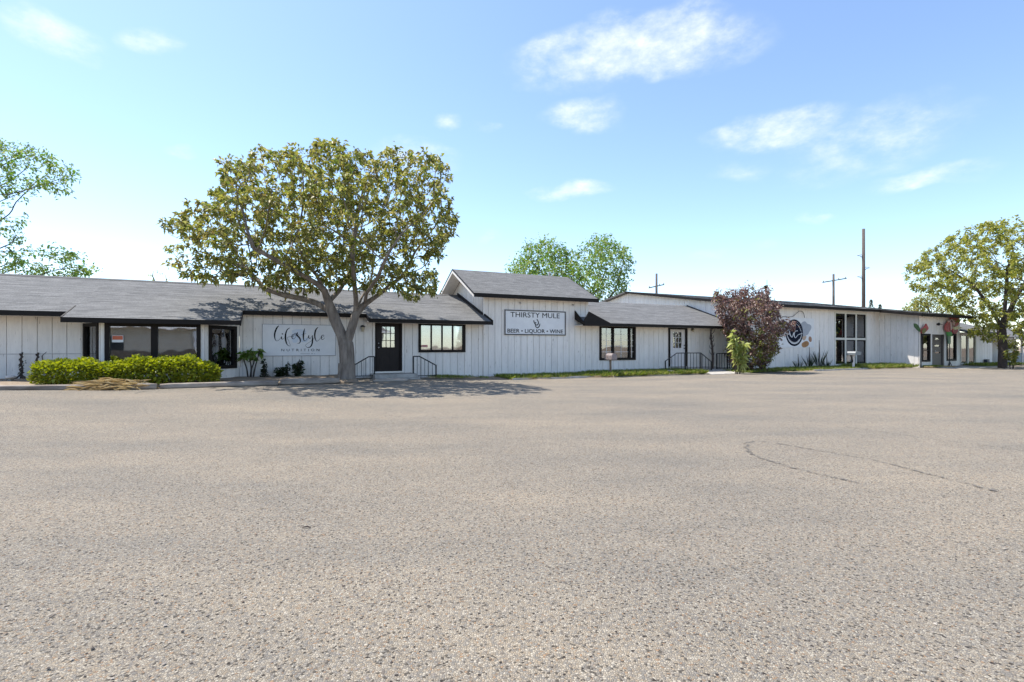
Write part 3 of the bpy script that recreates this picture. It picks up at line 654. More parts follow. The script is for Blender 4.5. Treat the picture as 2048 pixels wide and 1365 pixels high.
window(D, EP, .30, 1.25, .36, 2.10, fw=.11, rows=(1, 1.5), mull=.05)
window(D, EP, 3.22, 4.42, .38, 2.14, fw=.11)
room(D, DS+.2, DS+4.7, EN+.3, EN+3, .05, 2.5)
mb = MB(); slits = [1.80, 1.36, .92]
EP.box(mb, 1.50, 1.68, .04, 2.07, -.1, .02); EP.box(mb, 2.72, 2.90, .04, 2.07, -.1, .018)
zz = [.04]+[v for s_ in reversed(slits) for v in (s_-.05, s_+.05)]+[2.07]
for a, b in zip(zz[::2], zz[1::2]): EP.box(mb, 1.68, 2.72, a, b, -.09, -.03)
for s_ in slits: EP.box(mb, 1.68, 1.88, s_-.05, s_+.05, -.09, -.03); EP.box(mb, 2.52, 2.72, s_-.05, s_+.05, -.09, -.03)
dr = mb.build('door', mat('dark_grey_brown_door', (.060, .048, .046), .45, var=.2), D); dr['label'] = 'dark modern door with narrow glass slits'
for s_ in slits:
    gm = MB(); EP.box(gm, 1.88, 2.52, s_-.05, s_+.05, -.07, -.064); gm.build('pane', GLASS, dr)
MB().tube([EP.p(1.80, .98, -.03), EP.p(1.80, .98, .03), EP.p(1.80, 1.04, .05)], .03, 6).build('door_handle', STEEL, dr, True)
def plane_roof(s0, s1, n0, n1): return slope('roof', D, s0, s1, n0, dz(n0), n1, dz(n1), th=.06)
plane_roof(14.4, DS-.05, DE, 8.44); plane_roof(DS-.05, E1+.5, -2.75, 8.44)
plane_roof(DS-.85, DS-.05, -2.75, DE-.001)
slope('roof', D, 14.4, E1+.5, 17.4, dz(DE), 8.44, dz(8.44))
fascia(D, 14.4, DS-.85, DE, dz(DE)-.15, dz(DE)+.006); fascia(D, DS-.87, E1+.5, -2.75, dz(-2.75)-.18, dz(-2.75)+.006)
soffit(D, 14.4, DS-.02, DE+.002, -.03, dz(DE)-.10); soffit(D, DS-.85, E1+.5, -2.748, EN-.03, dz(-2.75)-.10)
rake(D, 14.36, DE, dz(DE), 8.44, dz(8.44), .12, .04)
MB().prism([(DS-.88, -2.75, dz(-2.75)), (DS-.88, DE, dz(DE)), (DS-.88, DE, dz(DE)-.17), (DS-.88, -2.75, dz(-2.75)-.17)], (.03, 0, 0)).build('rake_board', BLACK, D)
MB().box(DS-.025, DS+.06, EN-.03, EN-.001, 0, dz(EN)-.12).build('corner_trim', PAINT, D)
# --- low end wing and the porch beyond the tree
E_ = bld('low shingled end wing beside the flower entrance')
wall(E_, PL(E1+.03, -2.0), 38.5-E1-.03, 0, 2.26, openings=[(.62, 2.72, .14, 2.10)], pitch=.36)
window(E_, PL(E1+.03, -2.0), .62, 2.72, .14, 2.10, fw=.07, cols=(1, 1), mull=.11, frame=CREAM, back=CURT, backd=.10, label='double window with dark brown curtains')
wall(E_, PL(38.5, -1.96, 0, 1), 5, 0, 2.2, pitch=.5)
slope('roof', E_, E1+.03, 38.9, -2.6, 2.28, 1.3, 3.5); slope('roof', E_, E1+.03, 38.9, 5.0, 2.28, 1.3, 3.5)
fascia(E_, E1+.03, 38.9, -2.6, 2.15, 2.286); soffit(E_, E1+.03, 38.9, -2.598, -2.03, 2.2)
MB().box(37.2, 37.5, -2.22, -2.03, .05, .42).build('meter_box', mat('dark_blue_metal', (.03, .035, .06), .5), E_)
G = empty('porch_building', tuple(P0), ANG, 'dark open porch building beyond the right tree at the frame edge', 'building')
wall(G, PL(40.5, .2), 8, 0, 2.3, pitch=.5)
slope('roof', G, 40.0, 49, -2.6, 1.95, 1.5, 3.0); fascia(G, 40, 49, -2.6, 1.80, 1.956)
MB().box(40, 49, -2.66, -2.637, 1.86, 1.95).build('eave_board', PAINT, G)
for s_ in (40.6, 42.0, 43.4, 44.8, 46.2): MB().box(s_, s_+.12, -2.4, -2.28, 0, 1.85).build('post', PAINT, G)
for s_ in (40.72, 42.12, 43.52, 44.92): MB().box(s_, s_+1.28, -2.36, -2.32, .08, .85).build('porch_panel', mat('blue_grey_panel', (.22, .26, .30), .6, var=.3), G)

# --- shop on the far side of the lot, behind the viewer: it shows in the window panes
H_ = empty('roadside_shop', (2, -34, 0), R(8), 'beige gabled shop across the lot, mirrored in the bay window', 'building')
BEIGE = mat('beige_cladding', (.55, .48, .39), .7, var=.15, scale=2)
mb = MB(); mb.box(-26, 30, -9, 0, 0, 3.6); mb.prism([(2, -9, 3.6), (16, -9, 3.6), (9, -9, 6.2)], (0, 9.3, 0)); mb.build('wall', BEIGE, H_)
MB().prism([(-27, .8, 3.45), (-27, -4.5, 5.3), (-27, -9.8, 3.45)], (58, 0, 0)).build('roof', mat('brown_roof', (.13, .11, .10), .8, var=.2), H_)
for x in (-20, -12, -4, 20, 26): MB().box(x, x+2.6, .0, .06, .9, 2.4).build('window', mat('dark_pane', (.03, .035, .04), .1), H_)
MB().box(-26, 30, .0, .05, 0, .9).build('wainscot', mat('brown_wainscot', (.16, .12, .09), .8), H_); MB().box(-27.2, 31.2, .82, .9, 3.3, 3.6).build('fascia', DOORW, H_)
for x in (5, 10): MB().box(x, x+3.6, .3, .36, 0, 2.9).build('garage_door', DOORW, H_)

# ------------------------------------------------------------------ signs
BW = lambda s, n, z=0: tuple(W(s, n, z))
def sgn(name, s0, s1, z0, z1, n, label, th=.03, frame=None, fw=.04, base=SIGNW):
    t = empty(name, BW(s0, n, z0), ANG, label, 'sign')
    MB().box(0, s1-s0, -th, 0, 0, z1-z0).build('panel', base, t)
    if frame:
        w, h = s1-s0, z1-z0; mb = MB(); mb.box(0, w, -th-.02, -th+.002, h-fw, h); mb.box(0, w, -th-.02, -th+.002, 0, fw); mb.box(0, fw, -th-.019, -th+.002, fw, h-fw); mb.box(w-fw, w, -th-.019, -th+.002, fw, h-fw); mb.build('frame', frame, t)
    return t
def put_text(t, txt, size, cx, cz, th, m=INK, spacing=1, bold=0, width=None):
    me = font_mesh(txt, size, spacing, .003, bold)
    if width:
        xs_ = [v.co.x for v in me.vertices]; k = width/(max(xs_)-min(xs_))
        for v in me.vertices: v.co.x *= k
    o = link('lettering', me, m, t); o.location = (cx, -th-.004, cz); o.rotation_euler = (R(90), 0, 0); return o
# "lifestyle NUTRITION"
S1 = sgn('shop_sign', -7.75, -5.39, .98, 2.06, -.004, 'white board with black script lettering, behind the tree trunk', frame=None)
MB().box(-.012, 2.372, -.026, -.001, -.012, 1.092).build('edge', mat('grey_edge', (.16, .16, .17), .6), S1)
tf1 = lambda x, y: ((x-208)/1165*2.36, -.0335, (728-y)/494*1.08)
T = 22
strokes = [[(458, 252, 8), (428, 285, T), (400, 350, T+3), (391, 410, T), (398, 462, 14), (418, 492, 7), (448, 488, 5), (475, 462, 4), (495, 430, 5)],
 [(500, 425, 14), (497, 450, 16), (512, 466, 8), (540, 450, 4), (560, 425, 4)],
 [(628, 284, 7), (590, 312, 14), (566, 370, T), (559, 435, T+3), (568, 505, T), (588, 552, 12), (618, 574, 5), (635, 560, 4), (610, 490, 4), (585, 440, 5), (640, 425, 5)],
 [(640, 425, 4), (680, 428, 5), (692, 402, 5), (676, 392, 9), (662, 420, 14), (668, 452, 12), (696, 458, 6), (730, 415, 4), (755, 358, 5)],
 [(755, 355, 6), (735, 382, 14), (748, 412, 18), (785, 448, T), (796, 492, 18), (780, 528, 10), (748, 530, 6)],
 [(866, 292, 9), (850, 350, T), (844, 420, T), (850, 478, 14), (874, 490, 6), (905, 455, 4), (930, 405, 5)], [(815, 392, 4), (850, 384, 5), (890, 372, 4)],
 [(932, 400, 12), (930, 436, 15), (948, 452, 8), (975, 425, 5), (990, 402, 8)], [(992, 400, 10), (992, 470, T), (984, 540, T), (955, 588, 15), (912, 598, 8), (882, 574, 5), (892, 545, 4), (960, 500, 4), (1015, 450, 4), (1040, 400, 4)],
 [(1084, 264, 7), (1046, 312, T), (1029, 385, T+2), (1036, 452, 17), (1058, 494, 8), (1090, 482, 5), (1125, 440, 4)],
 [(1125, 440, 4), (1168, 425, 5), (1180, 402, 6), (1160, 394, 8), (1138, 420, 14), (1140, 455, 12), (1165, 468, 6), (1192, 440, 5)]]
mb = MB()
for st in strokes: ribbon(mb, st, tf1)
k = len(mb.V); mb.V += [tf1(512+11*math.cos(a), 382+11*math.sin(a)) for a in np.linspace(0, 6.28, 9)[:-1]]; mb.F.append(tuple(range(k, k+8)))
mb.build('lettering', INK, S1)
put_text(S1, 'NUTRITION', .125, (800-208)/1165*2.36, (728-641)/494*1.08, .03, spacing=1.75, width=1.24)
mb = MB()
for i, x in enumerate(range(800, 1030, 17)):
    if i in (9, 12): continue
    mb.box(*sorted((tf1(x, 0)[0], tf1(x+10, 0)[0])), -.0345, -.0335, tf1(0, 703)[2], tf1(0, 695)[2])
mb.build('small_print', mat('grey_ink', (.2, .2, .21), .6), S1)
mb = MB()
for cx, cz, rx, rz in ((1.15, .80, .22, .15), (1.02, .62, .12, .20), (1.30, .55, .16, .09)):
    k = len(mb.V); mb.V += [(cx+rx*math.cos(a)*(1+.2*math.sin(3*a)), -.0318, cz+rz*math.sin(a)*(1+.15*math.cos(2*a))) for a in np.linspace(0, 6.283, 17)[:-1]]; mb.F.append(tuple(range(k, k+16)))
mb.build('faded_print', mat('faded_blue_print', (.63, .68, .74), .5), S1)
# "THIRSTY MULE"
S2 = sgn('shop_sign', 1.36, 4.37, 1.79, 2.86, -.004, 'framed white board reading THIRSTY MULE on the tall block', frame=mat('weathered_dark_frame', (.07, .065, .065), .6), fw=.045)
put_text(S2, 'THIRSTY MULE', .31, 1.49, .855, .03, width=2.42)
put_text(S2, 'BEER • LIQUOR • WINE', .235, 1.50, .17, .03, bold=.002, width=2.74)
tf2 = lambda x, y: ((x-145)/1760*3.01, -.0335, (912-y)/757*1.07); mb = MB()
ribbon(mb, [(960, 455, 26), (972, 515, 28), (1005, 575, 30), (1045, 602, 30), (1085, 570, 30), (1092, 500, 28), (1050, 420, 24)], tf2)
ribbon(mb, [(1010, 600, 18), (1014, 640, 24), (1060, 682, 30), (1112, 645, 28), (1142, 552, 22)], tf2)
k = len(mb.V); mb.V += [tf2(1018+20*math.cos(a), 530+20*math.sin(a)) for a in np.linspace(0, 6.28, 9)[:-1]]; mb.F.append(tuple(range(k, k+8)))
mb.build('emblem', INK, S2)
# round logo board
S3 = sgn('shop_sign', 18.6, 21.75, 1.24, 2.97, -.004, 'white board with round navy emblem and orange and grey blotches', th=.025)
NAVY = mat('navy_print', (.005, .008, .022), .7, spec=.15); GREYP = mat('grey_print', (.40, .42, .46), .5, var=.15, scale=3); ORNG = mat('orange_print', (.42, .20, .07), .5, var=.3, scale=4); SILV = mat('silver_print', (.62, .62, .64), .45)
def blob(name, m, parent, cx, cz, rx, rz, w, n=28, f=lambda a: 1, th=.004):
    pts = [(cx+rx*f(a)*math.cos(a), w, cz+rz*f(a)*math.sin(a)) for a in np.linspace(0, 2*math.pi, n+1)[:-1]]
    return MB().prism(pts, (0, -th, 0)).build(name, m, parent)
c0, c1 = 1.36, .865
blob('rim', NAVY, S3, c0, c1, .78, .78, -.026); blob('ring', SILV, S3, c0, c1, .665, .665, -.0305, th=.002); blob('disc', NAVY, S3, c0, c1+.05, .645, .60, -.033, th=.002)
mb = MB(); tf3 = lambda x, y: (c0+(x-770)/250*.74, -.0362, c1+(700-y)/375*.74)
ribbon(mb, [(560, 640, 10), (640, 590, 21), (720, 540, 24), (800, 470, 15)], tf3); ribbon(mb, [(620, 640, 18), (640, 760, 28), (700, 830, 18), (740, 720, 21), (760, 620, 18)], tf3)
ribbon(mb, [(870, 640, 18), (790, 660, 21), (760, 760, 24), (800, 850, 18), (880, 760, 15), (1010, 715, 24)], tf3); ribbon(mb, [(830, 440, 11), (900, 500, 12), (940, 580, 12), (960, 650, 11)], tf3)
ribbon(mb, [(600, 540, 10), (690, 500, 18), (760, 490, 10)], tf3); ribbon(mb, [(520, 720, 24), (580, 740, 28), (640, 730, 14)], tf3)
mb.build('emblem', SILV, S3)
mb = MB(); ribbon(mb, [(620, 900, 14), (690, 960, 18), (770, 985, 18), (850, 960, 18), (910, 890, 14)], tf3); mb.build('banner_mark', mat('grey_ink2', (.3, .29, .28), .5), S3)
blob('blotch', GREYP, S3, 2.36, 1.12, .46, .42, -.0245, f=lambda a: 1+.16*math.sin(3*a+1)+.08*math.sin(5*a)); blob('blotch', mat('tan_print', (.50, .36, .26), .5), S3, 2.22, .60, .22, .16, -.0235, f=lambda a: 1+.1*math.sin(3*a))
blob('blotch', ORNG, S3, 2.35, .20, .30, .20, -.0243, f=lambda a: 1+.18*math.sin(2*a+.6)); blob('blotch', mat('rust_print', (.36, .19, .11), .5), S3, 2.80, .50, .13, .19, -.0241, f=lambda a: 1+.15*math.sin(2*a+2))
# loose cable above the board
cb = MB(); cb.tube([tuple(c) for c in catmull([(18.9, -.03, 3.02), (19.7, -.04, 3.03), (20.1, -.05, 3.22), (20.4, -.05, 3.38), (20.75, -.04, 3.30), (20.9, -.03, 3.0)], 5)], .012, 5)
co = cb.build('cable', IRON, None, True); co.location = tuple(P0); co.rotation_euler = (0, 0, ANG); meta(co, 'thin dark cable looping above the round logo board', 'cable')
# small window signs
t = empty('window_sign', BW(-11.66, -.9715, 1.42), ANG, 'small orange and white sign inside the bay window', 'sign')
MB().box(0, .27, 0, .006, 0, .20).build('panel', WHITE, t); MB().box(.012, .258, -.004, -.001, .075, .19).build('print', mat('orange_red_print', (.55, .12, .05), .5), t)
t = empty('window_sign', BW(-2.19, .032, 1.27), ANG, 'tiny red sticker in the four-light window', 'sign')
MB().box(0, .25, 0, .004, 0, .09).build('panel', mat('red_sticker', (.40, .02, .03), .4), t)
mb = MB()
for i in range(4): mb.box(.03+i*.05, .06+i*.05, -.002, -.0005, .03, .06)
mb.build('print', WHITE, t)

# ------------------------------------------------------------------ wall lamps
def lantern(s, z, label, big=True):
    t = empty('wall_lamp', BW(s, -.005, z), ANG, label, 'lamp'); k = 1 if big else .7
    MB().box(-.05*k, .05*k, -.03, 0, -.06*k, .10*k).build('back_plate', IRON, t)
    MB().tube([(0, -.02, .06*k), (0, -.10*k, .09*k), (0, -.12*k, .05*k)], .012, 6).build('arm', IRON, t, True)
    MB().tube([(0, -.12*k, .10*k), (0, -.12*k, .06*k), (0, -.12*k, .02*k)], [.02*k, .08*k, .085*k], 8).build('cap', IRON, t)
    MB().tube([(0, -.12*k, .02*k), (0, -.12*k, -.14*k)], [.07*k, .05*k], 8).build('lamp_shade', mat('amber_glass', (.42, .36, .26), .25), t)
lantern(-4.44, 1.99, 'small lantern on the wall left of the brown door')
lantern(11.98, 2.16, 'small dark lamp on the wall right of the white door', False)
t = empty('wall_lamp', BW(30.55, EN-.005, 2.72), ANG, 'dark knob lamp on a thin rod above the slit door', 'lamp')
MB().tube([(0, 0, 0), (0, -.10, 0), (0, -.16, 0)], [.05, .10, .06], 8).build('lamp_head', IRON, t, True); MB().box(.05, .62, -.03, -.01, -.015, .015).build('rod', IRON, t)

# ------------------------------------------------------------------ handrails
def rail(label, pts, posts, balus, base, n, hgt=None):
    """pts: rail polyline (s, z); bottom rail from base z"""
    t = empty('handrail', BW(pts[0][0], n, 0), ANG, label, 'handrail', 'black iron handrails'); s0 = pts[0][0]
    def ztop(s):
        for (a, za), (b, zb) in zip(pts, pts[1:]):
            if a <= s <= b: return za+(zb-za)*(s-a)/(b-a)
        return pts[-1][1]
    MB().tube([(s-s0, 0, z) for s, z in pts], .022, 6).build('top_rail', IRON, t)
    for s in posts: MB().box(s-s0-.022, s-s0+.022, -.022, .022, base-.12, ztop(s)).build('post', IRON, t)
    MB().box(pts[0][0]-s0, pts[-1][0]-s0, -.014, .014, base+.08, base+.11).build('bottom_rail', IRON, t)
    a, b = pts[0][0], pts[-1][0]
    for k in range(1, balus+1):
        s = a+(b-a)*k/(balus+1); MB().box(s-s0-.008, s-s0+.008, -.008, .008, base+.1, ztop(s)-.01).build('baluster', IRON, t)
rail('black iron handrail left of the brown door', [(-4.86, .60), (-4.30, .93), (-4.10, .93)], (-4.86, -4.10), 4, .14, -.55)
rail('black iron handrail right of the brown door', [(-2.68, .93), (-2.45, .93), (-1.80, .58)], (-2.68, -1.80), 5, .10, -.62)
rail('long black handrail in front of the white door', [(9.1, .62), (9.8, .99), (11.35, .99), (12.05, .55)], (9.1, 10.35, 11.35, 12.05), 14, .10, -1.2)
rail('short black handrail partly hidden by the purple tree', [(12.75, .95), (13.5, .95), (14.35, .55)], (12.75, 13.5, 14.35), 8, .12, -.9)

# ------------------------------------------------------------------ mailboxes
t = empty('mailbox', BW(5.65, -1.6, .02), ANG, 'weathered rounded mailbox on wooden post below the grid window', 'mailbox')
MB().tube([(0, 0, -.1), (.01, 0, .3), (0, 0, .72)], [.05, .045, .05], 7).build('post', mat('old_post', (.20, .155, .115), .9, var=.3), t)
prof = [(-.13, .0), (-.13, .14)]+[(-.13*math.cos(a), .14+.13*math.sin(a)) for a in np.linspace(.2, 2.94, 8)]+[(.13, .14), (.13, 0)]
MB().prism([(x, -.26, .72+z) for x, z in prof], (0, .5, 0)).build('box', mat('faded_metal', (.30, .26, .25), .6, col2=(.15, .11, .10), scale=7), t)
MB().prism([(x*1.05, -.275, .715+z*1.04) for x, z in prof], (0, .014, 0)).build('box_door', mat('faded_metal2', (.27, .22, .21), .6, var=.3), t)
MB().box(.135, .145, -.1, -.06, .80, 1.0).build('flag', BROWN, t)
t = empty('mailbox', BW(22.75, -1.7, 0), ANG, 'pale flat-topped mailbox on splayed white post by six-pane window', 'mailbox')
MB().prism([(-.06, -.04, -.1), (.06, -.04, -.1), (.05, -.04, .82), (-.05, -.04, .82)], (0, .08, 0)).build('post', DOORW, t)
MB().prism([(-.27, -.02, .82), (-.04, -.02, .35), (.0, -.02, .40), (-.20, -.02, .82)], (0, .05, 0)).build('brace', IRON, t)
MB().prism([(-.30, -.28, .82), (.26, -.28, .82), (.29, -.28, .95), (.20, -.28, 1.02), (-.24, -.28, 1.02), (-.30, -.28, .94)], (0, .5, 0)).build('box', mat('pale_box', (.20, .22, .23), .5, var=.2), t)

# ------------------------------------------------------------------ flower sculptures at the entrance
def zx(x, y):                                                     # enlarged-photo coordinates -> facade metres on the entrance wall
    f = 1820+x/10.92; yy = 620+y/10.92; t_ = (f-1024)/1000; n_ = EN-.12; px_, py_ = P0.x-SU*n_, P0.y+CU*n_; s = (t_*py_-px_)/(CU-t_*SU); Y = py_+s*SU
    return s, CAM_H+(694-yy)*Y/1000
def cut(name, m, parent, pts, w, s0, th=.05, smooth=True):
    q = catmull(pts+[pts[0]], 5)[:-1] if smooth else pts
    P = [(zx(*p)[0]-s0, w, zx(*p)[1]) for p in q]
    return MB().prism(P, (0, -th, 0)).build(name, m, parent)
RED = mat('rose_red_paint', (.50, .09, .09), .5, var=.3, scale=5); PINK = mat('pale_pink_paint', (.66, .42, .40), .5, var=.15); GRN = mat('leaf_green_paint', (.055, .13, .045), .5, var=.3); GRN2 = mat('bright_green_paint', (.06, .30, .05), .5); YEL = mat('cream_yellow_paint', (.70, .62, .36), .5)
s0 = zx(235, 0)[0]
t = empty('flower_sculpture', BW(s0, EN-.10, 0), ANG, 'painted rosebud sculpture with green leaf at the slit door', 'sculpture', 'painted flower sculptures')
cut('leaf', GRN, t, [(82, 300), (140, 308), (195, 365), (228, 445), (215, 482), (150, 435), (100, 375)], 0, s0, .03)
cut('bud', RED, t, [(330, 305), (352, 350), (374, 405), (345, 450), (275, 515), (232, 500), (238, 425), (295, 372)], -.02, s0, .08)
cut('bud_sepal', mat('olive_paint', (.16, .14, .05), .5), t, [(300, 400), (318, 440), (270, 520), (225, 490), (240, 420)], -.101, s0, .02)
MB().tube([(0, -.03, zx(235, 1275)[1]), (.01, -.03, zx(235, 900)[1]), (.02, -.03, zx(235, 480)[1])], .03, 6).build('stem', IRON, t, True)
s0 = zx(860, 0)[0]
t = empty('flower_sculpture', BW(s0, EN-.10, 0), ANG, 'large painted red poppy sculpture at the eave by the right entrance window', 'sculpture', 'painted flower sculptures')
cut('petal', RED, t, [(870, 170), (940, 135), (1030, 150), (1065, 240), (1050, 330), (985, 370), (940, 310), (940, 240), (890, 215)], 0, s0, .04)
cut('petal', RED, t, [(800, 270), (850, 240), (890, 300), (895, 400), (850, 475), (790, 480), (750, 420), (760, 330)], -.02, s0, .05)
cut('petal', RED, t, [(905, 415), (990, 400), (1030, 440), (1015, 495), (965, 525), (915, 490)], -.01, s0, .06)
cut('petal_edge', PINK, t, [(862, 215), (905, 205), (955, 240), (965, 310), (935, 350), (915, 300), (915, 255)], -.045, s0, .03)
cut('petal_edge', PINK, t, [(850, 260), (882, 285), (895, 400), (868, 455), (858, 380), (855, 310)], -.072, s0, .02); cut('petal_edge', PINK, t, [(805, 250), (850, 225), (862, 255), (820, 285)], -.072, s0, .02)
cut('stamen', YEL, t, [(915, 385), (970, 375), (1085, 385), (1085, 405), (1000, 425), (930, 435)], -.075, s0, .05)
cut('calyx', GRN2, t, [(800, 482), (890, 490), (905, 560), (865, 580), (810, 560)], -.01, s0, .05)
cut('stem', mat('grey_green_paint', (.11, .20, .12), .5), t, [(815, 565), (885, 575), (880, 740), (835, 745)], -.012, s0, .03, False)
MB().tube([(.02, -.02, zx(860, 1290)[1]), (.02, -.02, zx(860, 1140)[1]), (.015, -.02, zx(860, 560)[1])], .025, 6).build('stem_rod', IRON, t, True)
for dx in (-.12, .22): MB().tube([(.02, -.02, .35), (dx, -.03, .12), (dx*1.3, -.03, 0)], .025, 6).build('foot', IRON, t, True)

# ------------------------------------------------------------------ landscape timbers
def timber(s0, s1, n0, n1, label, h=.15):
    a = W(s0, n0); b = W(s1, n1); L_ = (b-a).length; za = zgs(s0, n0); zb = zgs(s1, n1); rk = random.Random(int(s0*31))
    t_ = MB(); N_ = int(L_/.25)+2; q = 10
    for i in range(N_):
        x = L_*i/(N_-1); e = .82 if i in (0, N_-1) else 1; j = rk.uniform(-.010, .010)
        for k_ in range(q):
            an = 2*math.pi*k_/q+.314; cx, cz = math.cos(an), math.sin(an); sg = lambda v: math.copysign(abs(v)**.6, v)
            t_.V.append((x, sg(cx)*.085*e*(1+rk.uniform(-.05, .05))+j, h/2+sg(cz)*h/2*e*(1+rk.uniform(-.06, .06))))
    for i in range(N_-1):
        for k_ in range(q): c = i*q+k_; d = i*q+(k_+1) % q; t_.F.append((c, c+q, d+q, d))
    t_.F.append(tuple(range(q))); t_.F.append(tuple((N_-1)*q+k_ for k_ in range(q-1, -1, -1)))
    o = t_.build('landscape_timber', WOODT, None, True); o.location = (a.x, a.y, za-.005); d = b-a
    o.rotation_euler = (0, -math.atan2(zb-za, L_), math.atan2(d.y, d.x)); return meta(o, label, 'timber', 'weathered timbers edging the soil bed')
timber(-16.2, -11.15, -2.85, -2.85, 'longest weathered edging timber, running out of frame at left')
timber(-11.10, -10.25, -2.9, -2.92, 'short weathered timber beside the pile of dry fronds', .17)
timber(-10.19, -7.30, -2.82, -2.78, 'weathered edging timber in front of the hedge end and bay')
timber(-7.24, -5.56, -2.72, -2.68, 'weathered edging timber ending at the big tree trunk', .19)
timber(-4.5, -3.35, -2.5, -2.45, 'short pale timber lying before the brown door step', .10)

# ------------------------------------------------------------------ foliage builders
def leaf_mesh(name, P, D, Lh, Wd, droop=.25, fold=.25):
    """N leaves: positions, directions, lengths, widths -> one mesh of folded two-face leaves"""
    N_ = len(P); D = D/np.linalg.norm(D, axis=1, keepdims=True)
    up = np.tile(np.array([0, 0, 1.0]), (N_, 1))+RNG.normal(0, .45, (N_, 3)); side = np.cross(D, up); side /= (np.linalg.norm(side, axis=1, keepdims=True)+1e-9); nr = np.cross(side, D)
    Lh = Lh[:, None]; Wd = Wd[:, None]; mid = P+D*Lh*.45; tip = P+D*Lh-np.array([0, 0, 1.0])*Lh*droop
    V = np.stack([P, mid+side*Wd*.5+nr*Wd*fold, tip, mid-side*Wd*.5+nr*Wd*fold], 1).reshape(-1, 3)
    b = np.arange(N_)[:, None]*4; T_ = np.concatenate([b+np.array([[0, 1, 2]]), b+np.array([[0, 2, 3]])], 1).reshape(-1)
    me = bpy.data.meshes.new(name); me.vertices.add(len(V)); me.vertices.foreach_set('co', V.ravel().astype(np.float32))
    nt_ = len(T_)//3; me.loops.add(len(T_)); me.loops.foreach_set('vertex_index', T_.astype(np.int32))
    me.polygons.add(nt_); me.polygons.foreach_set('loop_start', np.arange(0, len(T_), 3, dtype=np.int32)); me.polygons.foreach_set('loop_total', np.full(nt_, 3, np.int32))
    me.update(calc_edges=True); me.validate(); return me
def inpoly(P, poly):
    x, y = P[:, 0], P[:, 1]; c = np.zeros(len(P), bool); n = len(poly)
    for i in range(n):
        x1, y1 = poly[i]; x2, y2 = poly[(i+1) % n]
        k = ((y1 > y) != (y2 > y)) & (x < (x2-x1)*(y-y1)/(y2-y1+1e-12)+x1); c ^= k
    return c
def edist(P, poly):
    d = np.full(len(P), 1e9); n = len(poly)
    for i in range(n):
        a = np.array(poly[i]); b = np.array(poly[(i+1) % n]); ab = b-a; t_ = np.clip(((P-a)@ab)/(ab@ab), 0, 1); d = np.minimum(d, np.linalg.norm(P-(a+t_[:, None]*ab), axis=1))
    return d
def crown_points(polys, n, depth, soft=2.0, shell=0.0):
    """points in the volume whose side outline is a set of polygons (x, z), rounded in depth"""
    out = []
    allp = np.array([p for q in polys for p in q]); lo, hi = allp.min(0), allp.max(0)
    while sum(len(o) for o in out) < n:
        Q = lo+(hi-lo)*RNG.random((n*3, 2)); ok = np.zeros(len(Q), bool); dist = np.zeros(len(Q))
        for q in polys: i = inpoly(Q, q); ok |= i; dist = np.maximum(dist, np.where(i, edist(Q, q), 0))
        Q = Q[ok]; dist = dist[ok]; half = depth*np.sqrt(np.clip(dist/soft, 0.02, 1)); u = RNG.random(len(Q))*2-1
        if shell: u = np.sign(u)*np.abs(u)**(1-shell)
        out.append(np.stack([Q[:, 0], u*half, Q[:, 1]], 1))
    return np.concatenate(out)[:n]
def colonize(limbs, A, step=.22, infl=1.6, kill=.4, iters=170, up=.05):
    """limbs: list of (parent_index or None, [points]); grows towards attractors A"""
    pos = []; par = []
    for pi, pts in limbs:
        last = pi
        for p in pts: pos.append(np.array(p, float)); par.append(-1 if last is None else last); last = len(pos)-1
    A = np.array(A); near = np.full(len(A), -1); nd = np.full(len(A), 1e9)
    def upd(i0):
        for i in range(i0, len(pos)):
            d = np.linalg.norm(A-pos[i], axis=1); k = d < nd; nd[k] = d[k]; near[k] = i
    upd(0); alive = np.ones(len(A), bool)
    for it in range(iters):
        alive &= nd > kill
        if not alive.any(): break
        use = alive & (nd < infl*(1 if it > 4 else 3))
        if not use.any(): use = alive & (nd <= nd[alive].min()+.3)
        i0 = len(pos)
        for k in np.unique(near[use]):
            v = A[use & (near == k)]-pos[k]; v = (v/np.linalg.norm(v, axis=1, keepdims=True)).sum(0)+np.array([0, 0, up])+RNG.normal(0, .12, 3); l = np.linalg.norm(v)
            if l < 1e-6: continue
            q = pos[k]+v/l*step
            if any(np.linalg.norm(pos[c]-q) < step*.3 for c in range(max(0, i0-400), len(pos)) if par[c] == k): continue
            pos.append(q); par.append(k)
        if len(pos) == i0: break
        upd(i0)
    return np.array(pos), np.array(par)
def wood(pos, par, r_base, r_tip=.006, ex=1.62, sides=7, flare=0):
    n = len(pos); acc = np.zeros(n); kids = [[] for _ in range(n)]
    for i in range(n):
        if par[i] >= 0: kids[par[i]].append(i)
    order = list(range(n))[::-1]                                   # children always have larger indices
    for i in order: acc[i] = max(acc[i], r_tip**ex); 
    acc = np.array([r_tip**ex if not kids[i] else 0 for i in range(n)])
    for i in order:
        if par[i] >= 0: acc[par[i]] += acc[i]
    rad = acc**(1/ex); rad = r_tip+(rad-r_tip)*(r_base-r_tip)/(rad[0]-r_tip)
    mb = MB(); done = set()
    stack = [(0, None)]
    while stack:
        i, p = stack.pop(); chain = [] if p is None else [p]; c = i
        while True:
            chain.append(c)
            if not kids[c]: break
            ks = sorted(kids[c], key=lambda k: -rad[k]); 
            for k in ks[1:]: stack.append((k, c))
            c = ks[0]
        if len(chain) > 1:
            rr = [rad[k] for k in chain]
            if p is not None: rr[0] = min(rr[0], rr[1]*1.15)
            sd = sides+4 if max(rr) > .12 else (sides if max(rr) > .04 else 4)
            mb.tube([pos[k] for k in chain], [float(r_) for r_ in rr], sd, cap=False)
    return mb, rad, kids
